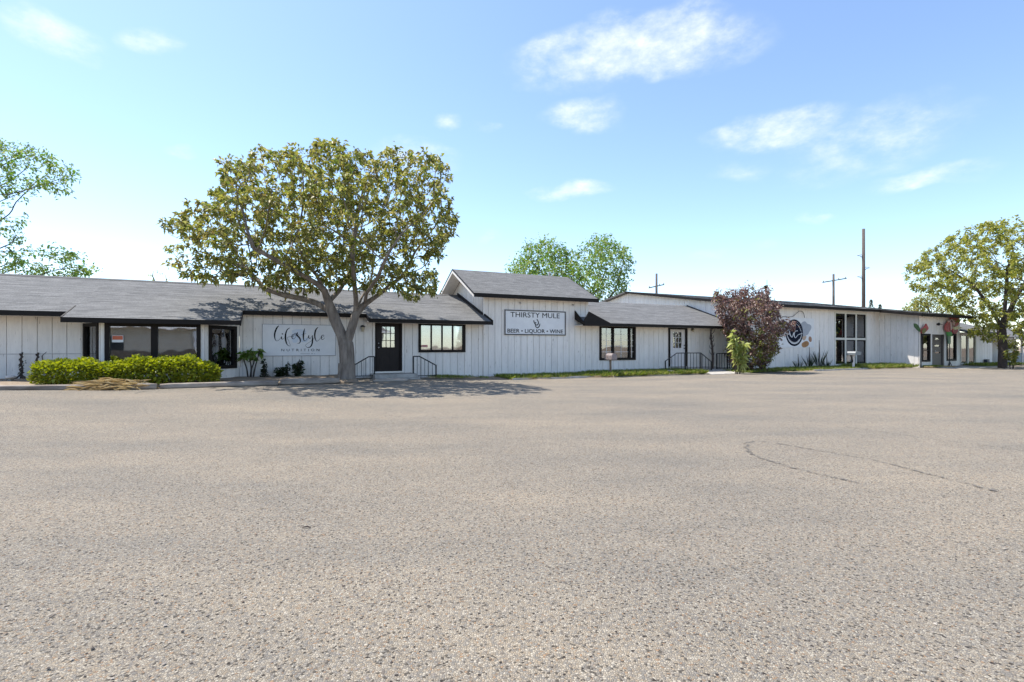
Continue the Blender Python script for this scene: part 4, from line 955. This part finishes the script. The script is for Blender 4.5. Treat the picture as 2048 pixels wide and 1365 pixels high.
def rosettes(name, C, Dv, per, L_, W_, spread=1.0, jitter=.05, droop=.3):
    n = len(C); P = np.repeat(C, per, 0)+RNG.normal(0, jitter, (n*per, 3)); base = np.repeat(Dv, per, 0)
    D = base*.55+RNG.normal(0, spread*.6, (n*per, 3)); D[:, 2] += .05
    ln = L_*(.55+.75*RNG.random(n*per)); return leaf_mesh(name, P, D, ln, ln*W_*(.8+.4*RNG.random(n*per)), droop)
def tree(name, label, cat, base, limbs, polys, natt, depth, r_base, leafm, barkm, per=14, leafL=.17, leafW=.5, soft=2.0, step=.22, infl=1.6, kill=.4, extra=0, tiprad=.02, jitter=.06, spread=1.0, group=None, fill=1.0, drop=0.0, clump=None):
    t = empty(name, base, 0, label, cat, group)
    A = crown_points(polys, natt, depth, soft)
    pos, par = colonize(limbs, A, step, infl, kill)
    mb, rad, kids = wood(pos, par, r_base)
    mb.build('trunk', barkm, t, True)
    tips = np.array([i for i in range(len(pos)) if rad[i] < tiprad and (not kids[i] or RNG.random() < fill*.5)])
    if drop: tips = tips[RNG.random(len(tips)) > drop]
    if clump: tips = np.array([i for i in tips if mnoise.noise(Vector(pos[i])*clump[0]) > clump[1]])
    C = pos[tips]; Dv = C-pos[np.maximum(par[tips], 0)]; Dv /= (np.linalg.norm(Dv, axis=1, keepdims=True)+1e-6)
    if extra:
        X = crown_points(polys, extra, depth, soft); C = np.concatenate([C, X]); Dv = np.concatenate([Dv, RNG.normal(0, 1, X.shape)])
    link('crown', rosettes('crown', C, Dv, per, leafL, leafW, spread, jitter), leafm, t)
    return t

# --- the big tree in front of the sign
TS, TN = -5.25, -2.0; TB = W(TS, TN); TY = TB.y; TBZ = zgs(TS, TN)
kx = TY/1000
def tp(x, y, dy=0): return ((x-693)*kx, dy, CAM_H+(694-y)*kx-TBZ)
TB = Vector(((693-1024)*kx, TY, TBZ))
MAIN = [[(335, 568), (338, 505), (352, 455), (340, 440), (378, 404), (420, 425), (436, 365), (425, 345), (450, 318), (500, 325), (520, 305), (560, 292), (590, 298), (612, 284), (650, 290), (683, 273), (725, 296), (770, 305), (800, 300), (835, 315), (872, 303), (908, 330), (898, 385), (925, 432), (908, 470), (880, 520), (860, 515), (840, 545), (886, 552), (876, 600), (830, 606), (790, 590), (745, 598), (700, 585), (640, 590), (600, 596), (540, 600), (490, 588), (440, 566), (380, 570)]]
MAIN = [[(x+(30 if x < 600 else 4)*(645-x)/math.hypot(x-645, y-450), y+12*(450-y)/math.hypot(x-645, y-450)) for x, y in MAIN[0]]]
mp_ = [[((x-693)*kx, CAM_H+(694-y)*kx-TBZ) for x, y in q] for q in MAIN]
limbs = [(None, [tp(693, 772), tp(693, 758), tp(694, 740), tp(694, 715), tp(693, 700), tp(692, 690)]),
         (5, [tp(683, 671, .02), tp(673, 650, .03), tp(665, 627, 0), tp(659, 605, -.1), tp(653, 580, -.25), tp(645, 555, -.5), tp(625, 525, -.8)]),
         (5, [tp(699, 671, 0), tp(706, 648, 0), tp(711, 627, .05), tp(728, 608, .1), tp(748, 592, .25), tp(770, 570, .5), tp(795, 545, .8)]),
         (8, [tp(650, 618, .1), tp(628, 605, .15), tp(600, 597, .2), tp(565, 590, .1), tp(530, 578, -.1)]),
         (9, [tp(672, 580, .3), tp(680, 555, .6), tp(690, 520, .9)]),
         (15, [tp(716, 600, -.2), tp(718, 570, -.5), tp(722, 535, -.9), tp(730, 500, -1.2)]),
         (10, [tp(640, 565, -.9), tp(610, 545, -1.5), tp(570, 520, -2.0)]),
         (16, [tp(742, 590, -.5), tp(775, 565, -1.2), tp(800, 540, -1.9)]),
         (14, [tp(704, 620, .5), tp(705, 590, 1.0), tp(712, 555, 1.6)])]
tree('broad_tree', 'large spreading olive-leaved tree standing before the script sign', 'tree', tuple(TB), limbs, mp_, 2900, 3.6, .24, LEAF_OLIVE, BARK, per=15, leafL=.165, leafW=.48, infl=1.4, kill=.25, step=.18, tiprad=.016, fill=1.15, spread=1.15, jitter=.05, clump=(1.5, -.33), extra=140)
# root flare
mbf = MB(); mbf.tube([(0, 0, -.08), (0, 0, .02), (0, 0, .12), (.005, 0, .30), (.01, 0, .6)], [.46, .37, .30, .272, .262], 14, cap=False)
tr_ = [o for o in COL.objects if o.name == 'broad_tree'][0]; mbf.build('root_flare', BARK, tr_, True)

# --- right tree beside the end wing
RB = Vector(((2005-1024)/1000*30.2, 30.2, 0)); k2 = .0302
def tp2(x, y, dy=0): return ((x-2005)*k2, dy, CAM_H+(694-y)*k2)
poly = [[((x-2005)*k2, CAM_H+(694-y)*k2) for x, y in [(1836, 560), (1834, 525), (1860, 500), (1895, 480), (1920, 462), (1965, 445), (2010, 438), (2048, 442), (2100, 450), (2160, 490), (2190, 550), (2190, 620), (2150, 680), (2080, 704), (2040, 698), (1990, 690), (1966, 668), (1944, 635), (1915, 606), (1870, 590)]]]
limbs = [(None, [tp2(2005, 745), tp2(2005, 725), tp2(2006, 700), tp2(2004, 675), tp2(2003, 655)]), (4, [tp2(1990, 620, .2), tp2(1972, 590, .3), tp2(1950, 565, .2)]), (4, [tp2(2003, 620, -.2), tp2(2000, 580, -.4), tp2(1995, 540, -.6)]), (4, [tp2(2025, 625, .2), tp2(2050, 590, .5), tp2(2080, 560, .8)])]
tree('broad_tree', 'yellow-green spreading tree cut by the right frame edge', 'tree', tuple(RB), limbs, poly, 2500, 3.8, .22, LEAF_YEL, BARKD, per=16, leafL=.19, leafW=.5, infl=1.5, kill=.30, step=.21, tiprad=.016, fill=1.1, spread=1.1, jitter=.07, clump=(1.1, -.27))

# --- trees behind the buildings
def back_tree(label, Y, x0, poly_px, natt, depth, rb, leafm, barkm, per, leafL, trunk_top, **kw):
    k = Y/1000; pol = [[((x-x0)*k, CAM_H+(694-y)*k) for x, y in q] for q in poly_px]
    h = CAM_H+(694-trunk_top)*k
    lm = [(None, [(0, 0, -.1), (.02, 0, h*.33), (-.03, .05, h*.66), (.03, 0, h)])]
    return tree(kw.pop('name', 'leafy_tree'), label, 'tree', ((x0-1024)*k, Y, 0), lm, pol, natt, depth, rb, leafm, barkm, per=per, leafL=leafL, **kw)
back_tree('bright green tree rising behind the tall gabled block', 42, 1150, [[(1010, 545), (1040, 502), (1075, 476), (1120, 488), (1150, 508), (1165, 490), (1185, 476), (1215, 480), (1258, 500), (1263, 530), (1252, 560), (1258, 600), (1215, 640), (1020, 640)]], 620, 3.5, .38, LEAF_GREEN, BARKD, 18, .26, 640, soft=2.5, step=.35, infl=2.4, kill=.55, extra=420, tiprad=.03, jitter=.24, clump=(.5, -.4))
back_tree('tall green tree leaning in from the left frame edge', 25, -210, [[(-260, 300), (-120, 240), (0, 268), (40, 285), (100, 305), (146, 338), (135, 365), (130, 395), (60, 372), (20, 385), (30, 398), (0, 405), (-60, 400), (-260, 420)], [(-260, 390), (-20, 385), (28, 415), (12, 440), (26, 470), (-10, 492), (-260, 492)], [(-260, 475), (0, 468), (40, 488), (75, 492), (125, 490), (150, 510), (190, 535), (170, 556), (100, 570), (60, 610), (-260, 620)]], 1400, 3.2, .32, LEAF_GREEN, BARKD, 14, .18, 560, soft=2.0, step=.26, infl=2.2, kill=.36, tiprad=.020, jitter=.12, fill=1.3, clump=(.9, -.22), extra=200)
back_tree('sparse twiggy bush behind the left roof ridge', 25, 320, [[(272, 548), (300, 546), (335, 532), (350, 560), (335, 610), (290, 610)]], 60, .8, .09, LEAF_PALE, BARKD, 6, .12, 620, soft=1, step=.25, kill=.35, tiprad=.03, jitter=.06, name='bush')
back_tree('small dull olive tree behind the flower entrance roof', 52, 1865, [[(1810, 625), (1822, 603), (1850, 588), (1875, 592), (1900, 602), (1912, 620), (1905, 660), (1815, 660)]], 240, 2.2, .28, LEAF_OLIVE, BARKD, 16, .24, 650, soft=1.6, step=.35, infl=2.4, kill=.5, extra=160, tiprad=.03, jitter=.2)
def conifer(label, x, ytop, Y, w):
    k = Y/1000; h = CAM_H+(694-ytop)*k; t = empty('conifer', ((x-1024)*k, Y, 0), 0, label, 'tree')
    MB().tube([(0, 0, -.1), (0, 0, h*.5), (0, 0, h)], [.2, .12, .02], 6).build('trunk', BARKD, t, True)
    n = 1300; zz_ = RNG.random(n)**.8; r_ = w*(1-zz_)*np.sqrt(RNG.random(n))*(.8+.3*np.sin(zz_*40)); a = RNG.random(n)*6.283
    P = np.stack([r_*np.cos(a), r_*np.sin(a), h*(.12+.88*zz_)], 1); D = np.stack([np.cos(a), np.sin(a), -.2+0*a], 1)+RNG.normal(0, .3, (n, 3))
    link('crown', leaf_mesh('crown', P, D, np.full(n, .28), np.full(n, .07)), LEAF_DARK, t)
conifer('small dark conifer tip just right of the tall pole', 1742, 599, 90, 2.4)
conifer('smallest dark conifer tip above the long low roof', 1760, 609, 90, 1.8)

# --- purple-leaved tree
PB = W(14.0, -1.55); k3 = PB.y/1000; px0 = 1024+PB.x/PB.y*1000
poly = [[((x-px0)*k3, CAM_H+(694-y)*k3) for x, y in [(1426, 604), (1436, 578), (1446, 592), (1466, 574), (1478, 586), (1500, 562), (1512, 584), (1532, 576), (1540, 600), (1556, 606), (1550, 632), (1578, 644), (1592, 656), (1556, 666), (1548, 690), (1558, 700), (1538, 712), (1528, 735), (1470, 738), (1458, 715), (1462, 680), (1448, 664), (1440, 630)]]]
lm = [(None, [(0, 0, -.1), (.02, 0, .3), (0, .02, .6)]), (2, [(-.3, 0, 1.0), (-.5, .1, 1.5)]), (2, [(.3, -.1, 1.0), (.6, -.2, 1.6)]), (2, [(.05, .2, 1.1), (.1, .3, 1.8), (.0, .2, 2.6)])]
tree('purple_leaf_tree', 'rounded purple-brown leaved tree by the white door ramp', 'tree', tuple(PB), lm, poly, 760, 1.6, .12, LEAF_PURPLE, BARKD, per=14, leafL=.13, leafW=.55, soft=1.0, step=.15, infl=1.2, kill=.22, extra=480, tiprad=.02, jitter=.08, clump=(1.6, -.3))
pt_ = [o for o in COL.objects if o.name == 'purple_leaf_tree'][0]
X = crown_points(poly, 900, 1.65, 1.0); X = X[(X[:, 2] < 2.1) | (RNG.random(len(X)) < .08)][:300]
link('green_foliage', rosettes('green_foliage', X, RNG.normal(0, 1, X.shape), 9, .13, .5, 1, .08), LEAF_OLIVE, pt_)
def sprouts(name, label, base, stems, leafm, barkm, leafL, n, cat='plant', thick=.012, leafW=.45, spread=1.0, group=None, from_=.4):
    """a plant: thin stems with leaves along their upper part"""
    t = empty(name, base, 0, label, cat, group); mb = MB(); C = []; Dv = []
    for dx, dy, h in stems:
        pts = [np.array((dx*.3, dy*.3, -.04)), np.array((dx*.5+RNG.normal(0, .02), dy*.5, h*.35)), np.array((dx*.8+RNG.normal(0, .03), dy*.8, h*.7)), np.array((dx, dy, h))]
        q = catmull(pts, 4); mb.tube([tuple(p) for p in q], [thick*(1.2-.8*i/len(q)) for i in range(len(q))], 5, cap=False)
        for k in range(n):
            u = from_+(1-from_)*RNG.random(); p = q[min(int(u*(len(q)-1)), len(q)-1)]; C.append(p); Dv.append((RNG.normal(0, 1), RNG.normal(0, 1), .3))
    mb.build('stem', barkm, t, True); link('foliage', rosettes('foliage', np.array(C), np.array(Dv), 4, leafL, leafW, spread, .02, .35), leafm, t); return t
b = W(12.35, -2.45); sprouts('sapling', 'pale yellow-green sapling growing against the purple tree', (b.x, b.y, 0), [(-.25, 0, 2.1), (.1, .05, 1.2), (.3, -.1, 1.5), (-.05, 0, 1.75), (.35, 0, .9)], LEAF_PALE, BARKD, .30, 20, 'tree', .02, .35)
b = W(15.3, -1.4); sprouts('shoot', 'dark upright shoot sticking out of the purple tree top', (b.x, b.y, 0), [(.35, 0, 4.75), (.15, .05, 4.2)], LEAF_DARK, BARKD, .2, 16, 'plant', .025, .4, from_=.75)
b = W(12.6, -.75); t = empty('dead_stalk', (b.x, b.y, .1), 0, 'dark dead flower stalk standing against wall right of white door', 'plant')
mb = MB(); mb.tube([(0, 0, 0), (.03, 0, .6), (0, 0, 1.2), (-.08, 0, 1.75), (-.05, 0, 2.2)], [.06, .055, .05, .045, .01], 6)
mb.build('stem', BARKD, t, True); mb = MB()
for k in range(16): z = .7+1.4*k/16; a = k*2.4; mb.tube([(-.02, 0, z), (-.02+.10*math.cos(a), .08*math.sin(a), z+.10), (-.02+.13*math.cos(a), .10*math.sin(a), z+.24)], [.014, .02, .004], 5)
mb.build('seed_pod', BARKD, t, True)

# --- hedge
def hedge():
    s0, s1, n0, n1 = -13.0, -8.85, -2.55, -1.72; b = W((s0+s1)/2, (n0+n1)/2); z0 = zgs((s0+s1)/2, -2.1)+.06
    t = empty('hedge', (b.x, b.y, z0), ANG, 'clipped bright lime-green hedge below the bay window', 'hedge')
    L_ = (s1-s0)/2; Wd = (n1-n0)/2; n = 9500; P = []
    u = RNG.random(n)*2-1; a = RNG.random(n)*math.pi*2; 
    top = lambda x: .69+.05*np.sin(x*2.1)+.05*np.sin(x*5.3+1)+.03*np.sin(x*11)-.10*np.clip((x-1.5)/.6, 0, 1)
    x = u*L_; rr = RNG.random(n)**.3; y = np.cos(a)*Wd*1.05*rr; zc = top(x)*.5; z = zc+np.sin(a)*zc*rr*1.05
    sq = 1-.25*np.clip((np.abs(u)-.9)/.1, 0, 1); y *= sq; z = np.maximum(z*sq, .03)
    P = np.stack([x, y, z], 1); D = np.stack([RNG.normal(0, .5, n), np.cos(a), np.sin(a)+.3], 1)+RNG.normal(0, .5, (n, 3)); ln = .05+.06*RNG.random(n)
    keep = (z > .14) | (RNG.random(n) < .25)
    link('foliage', leaf_mesh('foliage', P[keep], D[keep], ln[keep]*1.25, ln[keep]*.8, .1), LEAF_LIME, t)
    mb = MB()
    for k in range(46):
        x = RNG.uniform(-L_*.96, L_*.96); y = RNG.uniform(-Wd*.6, Wd*.6); h = float(top(np.array(x)))*.85
        mb.tube([(x, y, -.05), (x+RNG.normal(0, .05), y+RNG.normal(0, .04), h*.5), (x+RNG.normal(0, .1), y+RNG.normal(0, .08), h)], [.014, .010, .004], 5, cap=False)
    mb.build('stem', BARKD, t, True)
hedge()
# --- pile of dry fronds
t = empty('dry_frond_pile', tuple(W(-11.0, -2.95, zgs(-11.0, -2.95))), ANG, 'heap of dry straw-coloured fronds in front of the hedge', 'debris')
n = 300; x = RNG.normal(0, .30, n); y = RNG.normal(.05, .16, n); P = np.stack([x-.25, y, .02+RNG.random(n)*.26*np.exp(-(x/.6)**2)], 1); a = RNG.normal(0, .55, n)+np.where(RNG.random(n) < .5, 0, math.pi)
link('fronds', leaf_mesh('fronds', P, np.stack([np.cos(a), np.sin(a)*.5, RNG.normal(.1, .18, n)], 1), (.2+.35*RNG.random(n)), .008+.012*RNG.random(n), .2), STRAW, t)
mb = MB()
for k in range(9): a = random.uniform(-.5, .5); x = random.uniform(-.6, .3); mb.tube([(x, random.uniform(-.1, .15), .08), (x+.3*math.cos(a), .0, .16+random.uniform(0, .1)), (x+.65*math.cos(a), .3*math.sin(a), .05)], [.012, .010, .003], 5)
mb.build('stalk', mat('straw_stalk', (.50, .38, .20), .8, var=.3), t, True)
# --- wall plants at the left
for s_, lab in ((-13.93, 'dark twisted vine stem climbing the wall above the stone ornament'), (-13.58, 'dark forked vine stem on the wall beside the hedge')):
    b = W(s_, -.12); z0 = zgs(s_, -.12)+.12; t = empty('vine', (b.x, b.y, z0), ANG, lab, 'vine')
    mb = MB(); mb.tube([(.035*math.sin(k*1.9), -.02+.015*math.cos(k*1.9), k*.045) for k in range(17)], [.034-.0008*k for k in range(17)], 6); mb.tube([(-.02, .0, 0), (.03, -.02, .25), (-.02, 0, .5), (.02, 0, .76)], .022, 5)
    if s_ > -13.8: mb.tube([(0, 0, .3), (.12, -.02, .5), (.10, 0, .66), (.2, 0, .78)], [.018, .014, .012, .006], 5)
    mb.tube([(0, -.02, .12), (.08, -.06, .03), (.16, -.08, -.03)], [.03, .025, .02], 5); mb.tube([(0, -.02, .12), (-.09, -.06, .03), (-.15, -.08, -.03)], [.03, .022, .015], 5)
    mb.build('stem', BARKD, t, True); C = np.stack([RNG.normal(0, .05, 16), RNG.normal(-.03, .02, 16), RNG.random(16)*.7], 1)
    link('foliage', rosettes('foliage', C, RNG.normal(0, 1, C.shape), 2, .06, .6), LEAF_DARK, t)
b = W(-13.75, -1.3); t = empty('garden_ornament', (b.x, b.y, zgs(-13.75, -1.3)+.11), 0, 'small pale mushroom-shaped stone ornament on the soil at left', 'ornament')
MB().tube([(0, 0, -.03), (0, 0, .04), (0, 0, .09)], [.075, .06, .07], 10).build('foot', ROCK, t, True)
MB().tube([(0, 0, .08), (0, 0, .10), (0, 0, .14), (0, 0, .165), (0, 0, .172)], [.07, .115, .11, .06, .005], 12).build('cap', mat('pale_stone', (.60, .55, .50), .85, var=.2, scale=12), t, True)
def bush_at(s, n, label, stems, leafm, leafL, cnt, name='plant', th=.018, lw=.5, dz=.1, fr=.4): b = W(s, n); return sprouts(name, label, (b.x, b.y, zgs(s, n)+dz), stems, leafm, BARKD, leafL, cnt, 'plant', th, lw, from_=fr)
bush_at(-8.12, -.35, 'broad-leaved plant on dark stems between bay and script sign', [(-.22, 0, .85), (0, .02, .95), (.12, -.02, .8), (.32, 0, .95)], LEAF_GREEN, .20, 7, fr=.75, lw=.5, th=.025)
bush_at(-7.72, -.4, 'short dark spiky stalk right of the broad-leaved plant', [(0, 0, .55), (.05, 0, .3), (-.05, .03, .3)], LEAF_DARK, .13, 9, fr=.1, th=.03)
bush_at(-7.22, -.4, 'low rounded dark shrub under the script sign', [(-.1, 0, .28), (.05, 0, .32), (.12, .02, .30), (-.02, -.03, .2)], LEAF_DARK, .14, 12, fr=.1, th=.012)
bush_at(-6.98, -.4, 'thin dark upright sprig under the script sign', [(0, 0, .50), (.02, 0, .35)], LEAF_DARK, .10, 12, fr=.1, th=.02)
bush_at(-6.68, -.4, 'tallest dark pointed shrub under the script sign', [(.08, 0, .62), (-.05, 0, .4), (.15, .02, .35), (0, -.03, .5)], LEAF_DARK, .16, 12, fr=.05, th=.02)
b_ = W(31.6, -5.6); sprouts('shrub', 'pale leafy shrub growing at the foot of the right tree', (b_.x-.2, b_.y, 0), [(-.3, 0, 1.1), (.1, -.1, 1.7), (.3, 0, 1.2), (-.1, -.2, .8)], LEAF_OLIVE, BARKD, .2, 16, 'shrub', .02, .5)
# spiky dark plants under the round logo
for s_, h_, lab in ((16.6, 1.1, 'spiky dark plant against wall right of the purple tree'), (19.6, .85, 'leftmost spiky dark plant under the round logo board'), (20.6, 1.25, 'tall spiky dark plant in the middle under the logo board'), (21.5, 1.65, 'tallest dark stalk plant right under the logo board'), (22.2, .8, 'short dark spiky plant left of the pale mailbox')):
    b = W(s_, -.5); t = empty('spiky_plant', (b.x, b.y, .03), 0, lab, 'plant', 'dark spiky plants along the right wing'); n = 26; a = RNG.random(n)*6.283
    P = np.stack([.10*np.cos(a), .08*np.sin(a), 0*a], 1); D = np.stack([.35*np.cos(a), .3*np.sin(a), .7+.5*RNG.random(n)], 1); link('foliage', leaf_mesh('foliage', P, D, h_*.75*(.5+.6*RNG.random(n)), np.full(n, .04), .12), LEAF_DARK, t)
    MB().tube([(0, 0, 0), (.02, 0, h_*.5), (0, 0, h_)], [.03, .03, .012], 5).build('stem', BARKD, t, True)
# --- weeds and grass along the foot of the walls
def weeds(name, label, regions, n, h, leafm=GRASS):
    P = []; D = []; Ls = []
    for (s0, s1, n0, n1, dens, hh) in regions:
        m_ = int(n*dens); cl = RNG.random((max(4, m_//70), 2))**np.array([1, .8]); c = cl[RNG.integers(0, len(cl), m_)]
        s = s0+(s1-s0)*np.clip(c[:, 0]+RNG.normal(0, .022, m_)*np.where(RNG.random(m_) < .2, 3, 1), 0, 1); nn_ = n0+(n1-n0)*np.clip(c[:, 1]+RNG.normal(0, .2, m_), 0, 1)
        x = P0.x+s*CU-nn_*SU; y = P0.y+s*SU+nn_*CU; P.append(np.stack([x, y, zg(x, y)+.03+0*x], 1)); D.append(np.stack([RNG.normal(0, .45, m_), RNG.normal(0, .45, m_), np.ones(m_)], 1)); Ls.append(h*hh*(.4+.9*RNG.random(m_)))
    P = np.concatenate(P); D = np.concatenate(D); Ls = np.concatenate(Ls)
    return meta(link(name, leaf_mesh(name, P, D, Ls, .012+.05*Ls, .25), leafm), label, 'weeds', kind='stuff')
weeds('weeds', 'green weeds along the foot of the tall block and grid window', [(.8, 5.2, -1.75, -.3, .75, .8), (5.0, 10.8, -2.0, -.3, 1.3, 1.05), (-2.2, .6, -1.4, -.1, .12, .5), (9.6, 10.9, -1.7, -.3, .25, .9)], 9000, .27)
weeds('weeds', 'weeds and low growth along the foot of the right wing', [(12.8, 18, -2.4, -.6, .5, .9), (18, 23.2, -2.0, -.3, 1, .9), (23.2, 28.2, -2.3, -.6, 1.2, 1.5), (28.6, 30, -2.9, -2.4, .2, .8), (34, 40, -3.4, -2.2, .6, 1.2)], 6500, .22)
weeds('dry_grass', 'dry straw grass at the flower entrance and bed edges', [(28.4, 31, -3.2, -2.5, .5, .7), (-14.5, -8, -1.9, -.2, .5, .5), (-8, -5.4, -1.8, -.2, .4, .5), (-4.4, .5, -1.2, -.2, .3, .4), (5.4, 10.5, -2.1, -1.5, .4, .6), (.5, 5, -1.9, -1.5, .3, .5)], 2200, .16, STRAW)
for s_, n_, r_, lab in ((9.1, -1.5, .20, 'grey-brown rock beside the long handrail'), (24.9, -1.8, .16, 'pale rock in the weeds below the six-pane window'), (28.2, -1.9, .17, 'pale stone at the foot of the side wall by the entrance')):
    bm = bmesh.new(); bmesh.ops.create_icosphere(bm, subdivisions=2, radius=r_)
    for v in bm.verts: v.co *= 1+random.uniform(-.16, .16); v.co.z *= .75
    me = bpy.data.meshes.new('rock'); bm.to_mesh(me); bm.free(); me.materials.append(ROCK); o = link('rock', me); o.location = W(s_, n_, r_*.45); meta(o, lab, 'rock')
b = gp(605, 1057); o = MB().tube([(0, 0, .008), (.03, .004, .012), (.06, 0, .008)], [.004, .005, .003], 5).build('twig', BARKD, None, True); o.location = (b[0], b[1], 0); meta(o, 'single small dark twig lying on the lot in the foreground', 'twig')

# ------------------------------------------------------------------ utility poles
def upole(x, ytop, Y, arm=None, tilt=0, label='', r=.14, brackets=()):
    k = Y/1000; h = CAM_H+(694-ytop)*k; t = empty('utility_pole', ((x-1024)*k, Y, -.1), 0, label, 'pole', 'utility poles behind the shops')
    MB().tube([(0, 0, 0), (0, 0, h*.5), (0, 0, h)], [r*1.25, r*1.1, r*.85], 8).build('shaft', POLE, t, True)
    if arm:
        z, L0, L1 = arm; MB().box8([(-L0, -.07, z-tilt*L0-.06), (-L0, .07, z-tilt*L0-.06), (L1, .07, z+tilt*L1-.06), (L1, -.07, z+tilt*L1-.06), (-L0, -.07, z-tilt*L0+.06), (-L0, .07, z-tilt*L0+.06), (L1, .07, z+tilt*L1+.06), (L1, -.07, z+tilt*L1+.06)]).build('crossarm', POLE, t)
        for q in (-L0*.93, L1*.93, L1*.4): MB().tube([(q, 0, z+tilt*q+.05), (q, 0, z+tilt*q+.16), (q, 0, z+tilt*q+.22)], [.03, .06, .03], 6).build('insulator', mat('insulator', (.25, .22, .2), .4), t, True)
    for z, sg in brackets:
        MB().tube([(0, 0, z-.35), (sg*.5, 0, z), (sg*1.0, 0, z+.12)], [.05, .05, .04], 5).build('bracket', POLE, t, True)
        MB().tube([(sg*.15, 0, z+.22), (sg*.9, 0, z+.20)], [.05, .05], 6).build('insulator', mat('pale_insulator', (.6, .6, .62), .3), t, True)
upole(1313, 546, 62, (8.9, .95, .95), .22, 'short crossarm pole above the middle wing roof', .15)
upole(1667, 547, 62, (9.6, 1.35, 1.6), .17, 'wider crossarm pole left of the tall pole', .14)
upole(1727, 457, 80, None, 0, 'tallest dark pole with bracket insulators above the right wing', .24, ((15.9, -1), (13.9, 1), (12.5, -1)))
